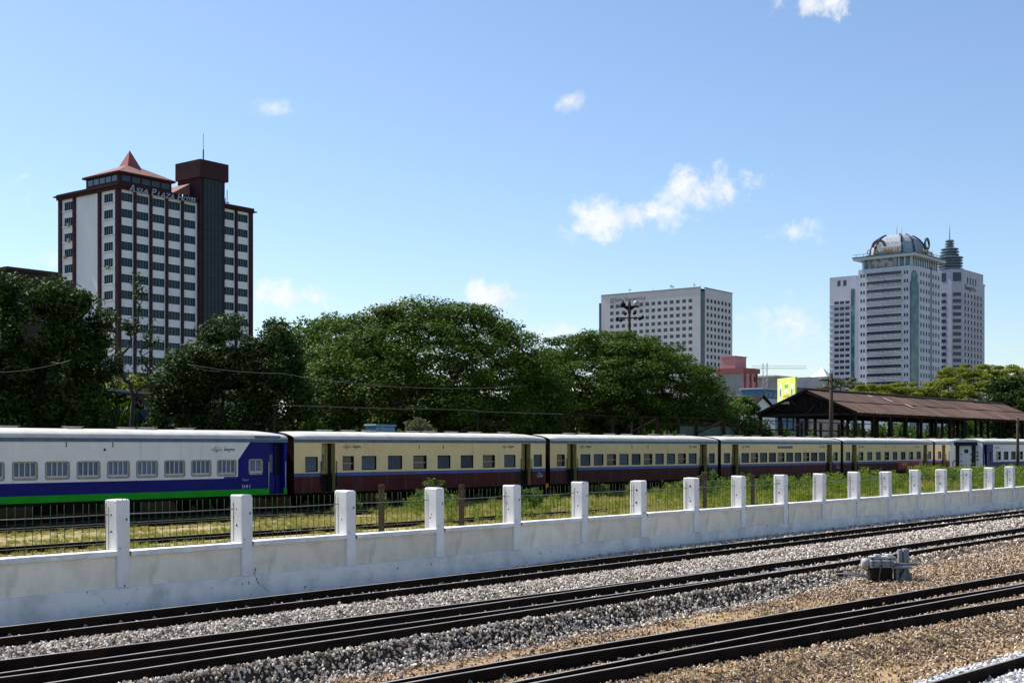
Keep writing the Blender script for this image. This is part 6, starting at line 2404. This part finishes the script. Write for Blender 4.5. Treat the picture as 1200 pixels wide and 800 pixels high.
# chamfered corner towards the camera and the left face
mb.quad([(2.0, 0, 0), (-1.6, 4.8, 0), (-1.6, 4.8, 103.6), (2.0, 0, 103.6)])
mb.quad([(-1.6, 4.8, 0), (-1.6, 30, 0), (-1.6, 30, 103.6), (-1.6, 4.8, 103.6)])
mb.quad([(2.0, 0, 103.6), (35.0, 0, 103.6), (35.0, 30, 103.6), (-1.6, 30, 103.6), (-1.6, 4.8, 103.6)])
mb.build('wall', M['lav'], rtw)
b = MB()
b.box(35.0, 38.0, 0.3, 24, 0, 97.0)
b.build('side_wing', M['lav'], rtw)
wm3 = wmesh(2.9, 2.2, 0.35, 1, 1, 0.10, M['sglass2'], M['sglass2'])
wm4 = wmesh(2.2, 4.0, 0.35, 1, 1, 0.12, M['greywall'], M['sglass2'])
for (a, b_, c, d) in rec:
    setwin(rtw, wm3 if d - c < 3 else wm4, (a + b_) / 2, 0, c)
dv = Vector((-3.6, 4.8, 0))
dn = Vector((-4.8, -3.6, 0)).normalized()
for z in zt + [101.6]:
    b = MB()
    h_ = 2.0 if z < 95 else 5.0
    p0 = Vector((2.0, 0, 0)) + dv * 0.12
    p1 = Vector((2.0, 0, 0)) + dv * 0.88
    for (o0, o1, za, zb_) in ((0.003, 0.12, z - h_, z),):
        v = [p0 + dn * o0, p1 + dn * o0, p1 + dn * o1, p0 + dn * o1]
        b.quad([(q.x, q.y, za) for q in v])
        b.quad([(q.x, q.y, zb_) for q in v])
        for i in range(4):
            q, q2 = v[i], v[(i + 1) % 4]
            b.quad([(q.x, q.y, za), (q2.x, q2.y, za), (q2.x, q2.y, zb_), (q.x, q.y, zb_)])
    b.build('corner_window', M['sglass2'], rtw)
    if z < 95:
        b = MB()
        b.box(2.2, 36.0, -0.5, -0.003, z - 2.6, z - 2.35)
        b.build('ledge', M['lav'], rtw)
    for k in (8, 14):
        b = MB()
        b.box(-1.72, -1.603, k, k + 2.6, z - h_, z)
        b.build('side_window', M['sglass2'], rtw)
text_obj('sign_letters', 'Shangri-La', 4.4, mat('dark_sign', (0.14, 0.17, 0.18), 0.6), rtw, (5.2, -0.2, 92.3), (R(90), 0, 0), 0.08, width=17.0)
for i, (r_, z0, z1) in enumerate(((8.6, 103.8, 104.6), (8.2, 105.6, 106.3), (8.4, 107.2, 107.9), (8.2, 108.8, 109.5), (8.4, 110.3, 111.2), (6.0, 112.2, 112.9), (6.0, 113.8, 114.5),
                                  (5.6, 115.4, 116.2), (3.0, 117.2, 117.8), (3.0, 118.6, 119.2), (2.8, 120.0, 121.0))):
    b = MB()
    r_ *= 0.88
    b.lathe([(0, z0), (r_ * 0.95, z0), (r_, z0 + 0.1), (r_, z1 - 0.2), (r_ * 0.9, z1), (0, z1)], 24, 0, (5.0, 8.5))
    b.build('spire_ring', M['disc'], rtw)
b = MB()
b.lathe([(5.6, 103.6), (5.6, 111.2), (3.8, 111.3), (3.8, 116.2), (1.7, 116.3), (1.7, 121.0), (0, 121.5)], 24, 0, (5.0, 8.5))
b.build('spire_core', M['disc'], rtw)
b = MB()
b.tube([(5.0, 8.5, 121), (5.0, 8.5, 132)], [0.35, 0.08], 6)
b.build('spire_mast', M['lightgrey'], rtw)
b = MB()
b.box(35.2, 38.4, 0.0, 2, 97.0, 98.0)
b.build('wing_parapet', M['lav'], rtw)

# --- low town buildings between the slab hotel and the bank tower
pk = thing('pink_block', 'pink and red apartment block with a stair hut, right of the slab hotel', 'building', (308.9, 176.4, 0))
rec = [(1.2 + 2.6 * i, 2.2 + 2.6 * i, 20.9 - 3.0 * k, 22.4 - 3.0 * k) for i in range(3) for k in range(4)]
mb = MB()
facade(mb, (0, 0, 0), (1, 0, 0), (0, -1, 0), 0, 8.6, 0, 23.2, rec, 0.3, lambda u, z: 0, 0)
mb.quad([(0, 0, 0), (0, 8, 0), (0, 8, 23.2), (0, 0, 23.2)], 1)
mb.quad([(8.6, 0, 0), (8.6, 8, 0), (8.6, 8, 23.2), (8.6, 0, 23.2)])
mb.quad([(0, 0, 23.2), (8.6, 0, 23.2), (8.6, 8, 23.2), (0, 8, 23.2)])
mb.quad([(0, 8, 0), (8.6, 8, 0), (8.6, 8, 23.2), (0, 8, 23.2)])
mb.build('wall', [M['pink'], M['greywall']], pk)
wpk = wmesh(1.0, 1.5, 0.2, 1, 1, 0.1, M['pinkdark'], M['sglass2'])
for (a, b_, c, d) in rec:
    setwin(pk, wpk, (a + b_) / 2, 0, c)
b = MB()
b.box(-0.5, 9.0, -0.5, 8.4, 23.203, 24.5)
b.build('roof_slab', M['pinkdark'], pk)
b = MB()
b.box(-0.5, 5.6, 2.0, 6.5, 24.5, 27.6)
b.box(-0.7, 5.8, 1.8, 6.7, 27.6, 27.9)
b.build('stair_hut', M['pink'], pk)
for k in range(3):
    b = MB()
    b.box(1.0 + 3.2 * k, 1.4 + 3.2 * k, -0.35, -0.003, 6, 23)
    b.build('pier', M['pinkdark'], pk)
gb = thing('grey_block', 'plain grey building behind the pink block', 'building', (374.6, 206.9, 0))
b = MB()
b.box(-2, 12, -6, 6, 0, 25.6)
b.build('wall', M['greywall'], gb)
b = MB()
b.box(-2.4, 12.4, -6.4, 6.4, 25.603, 26.1)
b.build('roof_slab', M['sgrey'], gb)
bb = thing('blue_sheds', 'blue sheeted low building in front of the pink block', 'building', (292.9, 164.0, 0))
b = MB()
b.box(-1, 16, -3, 3, 0, 17.6)
b.build('wall', M['bluewall'], bb)
b = MB()
b.box(-1.5, 17, -4.0, -3.003, 13.0, 15.2)
b.box(-1.4, 16.5, -3.5, 3.5, 17.603, 18.0)
b.build('awning', M['hutroof'], bb)
for k in range(6):
    b = MB()
    b.box(0.5 + 2.4 * k, 1.7 + 2.4 * k, -3.06, -3.004, 15.6, 16.8)
    b.build('window', M['sglass2'], bb)
gh = thing('gabled_house', 'small white house with a dark gabled roof below the pink block', 'house', (214.0, 121.0, 0), R(-20))
b = MB()
b.box(-3.2, 3.2, -4, 4, 0, 9.6)
b.prism([(-3.2, 9.6), (3.2, 9.6), (0, 12.0)], 'y', -4, 4)
b.build('wall', M['boardwhite'], gh)
b = MB()
for s in (-1, 1):
    b.quad([(s * 3.9, -4.6, 9.2), (0, -4.6, 12.5), (0, 4.6, 12.5), (s * 3.9, 4.6, 9.2)])
    b.quad([(s * 3.9, -4.6, 8.95), (0, -4.6, 12.2), (0, 4.6, 12.2), (s * 3.9, 4.6, 8.95)])
    b.quad([(s * 3.9, -4.6, 8.95), (0, -4.6, 12.2), (0, -4.6, 12.5), (s * 3.9, -4.6, 9.2)])
b.build('roof', M['timberdark'], gh)
gz_ = thing('glazed_pyramid_hall', 'hall with a white glazed pyramid roof left of the bank wing', 'building', (516.0, 256.0, 0))
b = MB()
b.box(-10, 8, -8, 10, 0, 33.0)
b.build('wall', M['greywall'], gz_)
b = MB()
q = [(-3.5, -5, 33.2), (4.0, -5, 33.2), (4.0, 3, 33.2), (-3.5, 3, 33.2)]
for i in range(4):
    b.quad([q[i], q[(i + 1) % 4], (0.3, -1, 37.6)])
b.quad(q)
b.build('pyramid_roof', M['glasspyr'], gz_)
dk = thing('long_dark_block', 'long low dark building behind the billboard', 'building', (480.0, 262.0, 0))
b = MB()
b.box(-14, 22, -8, 8, 0, 27.5)
b.build('wall', M['louver'], dk)
b = MB()
b.box(-6, 4, -8.5, 7, 27.503, 29.0)
b.box(-14.4, 22.4, -8.4, 8.4, 27.502, 27.9)
b.build('roof_plant', M['bluestripe'], dk)
for k in range(9):
    b = MB()
    b.box(-13 + 4 * k, -10.5 + 4 * k, -8.06, -8.003, 23.5, 25.2)
    b.build('window', M['sglass'], dk)
cr_ = thing('tower_crane', 'small grey tower crane behind the pink block', 'crane', (330.0, 181.0, 0), R(-50))
b = MB()
for (a, c) in ((-0.6, -0.6), (0.6, -0.6), (0.6, 0.6), (-0.6, 0.6)):
    b.tube([(a, c, 0), (a, c, 27)], 0.06, 4)
for k in range(18):
    b.tube([(-0.6, -0.6, 1.5 * k), (0.6, -0.6, 1.5 * k + 1.5)], 0.05, 4)
b.build('crane_mast', M['lightgrey'], cr_)
b = MB()
for (c, z) in ((-0.4, 25.5), (0.4, 25.5), (0, 26.3)):
    b.tube([(-4, c, z), (12, c, z)], 0.045, 4)
for k in range(16):
    b.tube([(-4 + k, -0.4, 25.5), (-3.5 + k, 0, 26.3), (-3 + k, -0.4, 25.5)], 0.03, 4)
b.build('crane_jib', M['lightgrey'], cr_)
# billboard facing left along -x, tilted as in the photograph
bi = thing('billboard', 'lime yellow billboard standing above the shed roof', 'billboard', (266.9, 140.7, 0), R(-90 + 52.0 - 1.0 + 90))
bi.rotation_euler = (0, 0, math.atan2(136.76 - 144.71, 263.81 - 270.19))
b = MB()
b.box(-5.1, 5.1, -0.2, 0.2, 12.6, 18.8)
b.build('panel', M['boardyellow'], bi)
for k in (-3.5, 0, 3.5):
    b = MB()
    b.box(k - 0.15, k + 0.15, -0.19, 0.19, 0, 12.6)
    b.build('leg', M['black'], bi)
def ell(mb, cx, cz, rx, rz, y, mi=0):
    mb.quad([(cx + rx * math.cos(a), y, cz + rz * math.sin(a)) for a in np.linspace(0, 2 * math.pi, 17)[:-1]], mi)
for sgn, nm in ((1, 'printed_face'),):
    b = MB()
    for (cx, cz, rx, rz, mi) in ((-3.3, 15.9, 0.75, 1.9, 0), (3.2, 15.8, 0.65, 1.7, 0)):
        ell(b, cx, cz, rx, rz, -0.206 * sgn, mi)
        ell(b, cx, cz - 0.5, rx * 0.55, rz * 0.55, -0.212 * sgn, 2)
    b.quad([(-0.9, -0.206 * sgn, 16.4), (1.0, -0.206 * sgn, 16.4), (1.0, -0.206 * sgn, 17.2), (-0.9, -0.206 * sgn, 17.2)], 1)
    ell(b, 0, 15.7, 1.0, 0.5, -0.206 * sgn, 0)
    b.quad([(-1.7, -0.206 * sgn, 14.2), (1.9, -0.206 * sgn, 14.2), (1.9, -0.206 * sgn, 14.8), (-1.7, -0.206 * sgn, 14.8)], 3)
    b.build(nm, [M['boardwhite'], M['boardgreen'], M['boardblue'], M['boardorange']], bi)
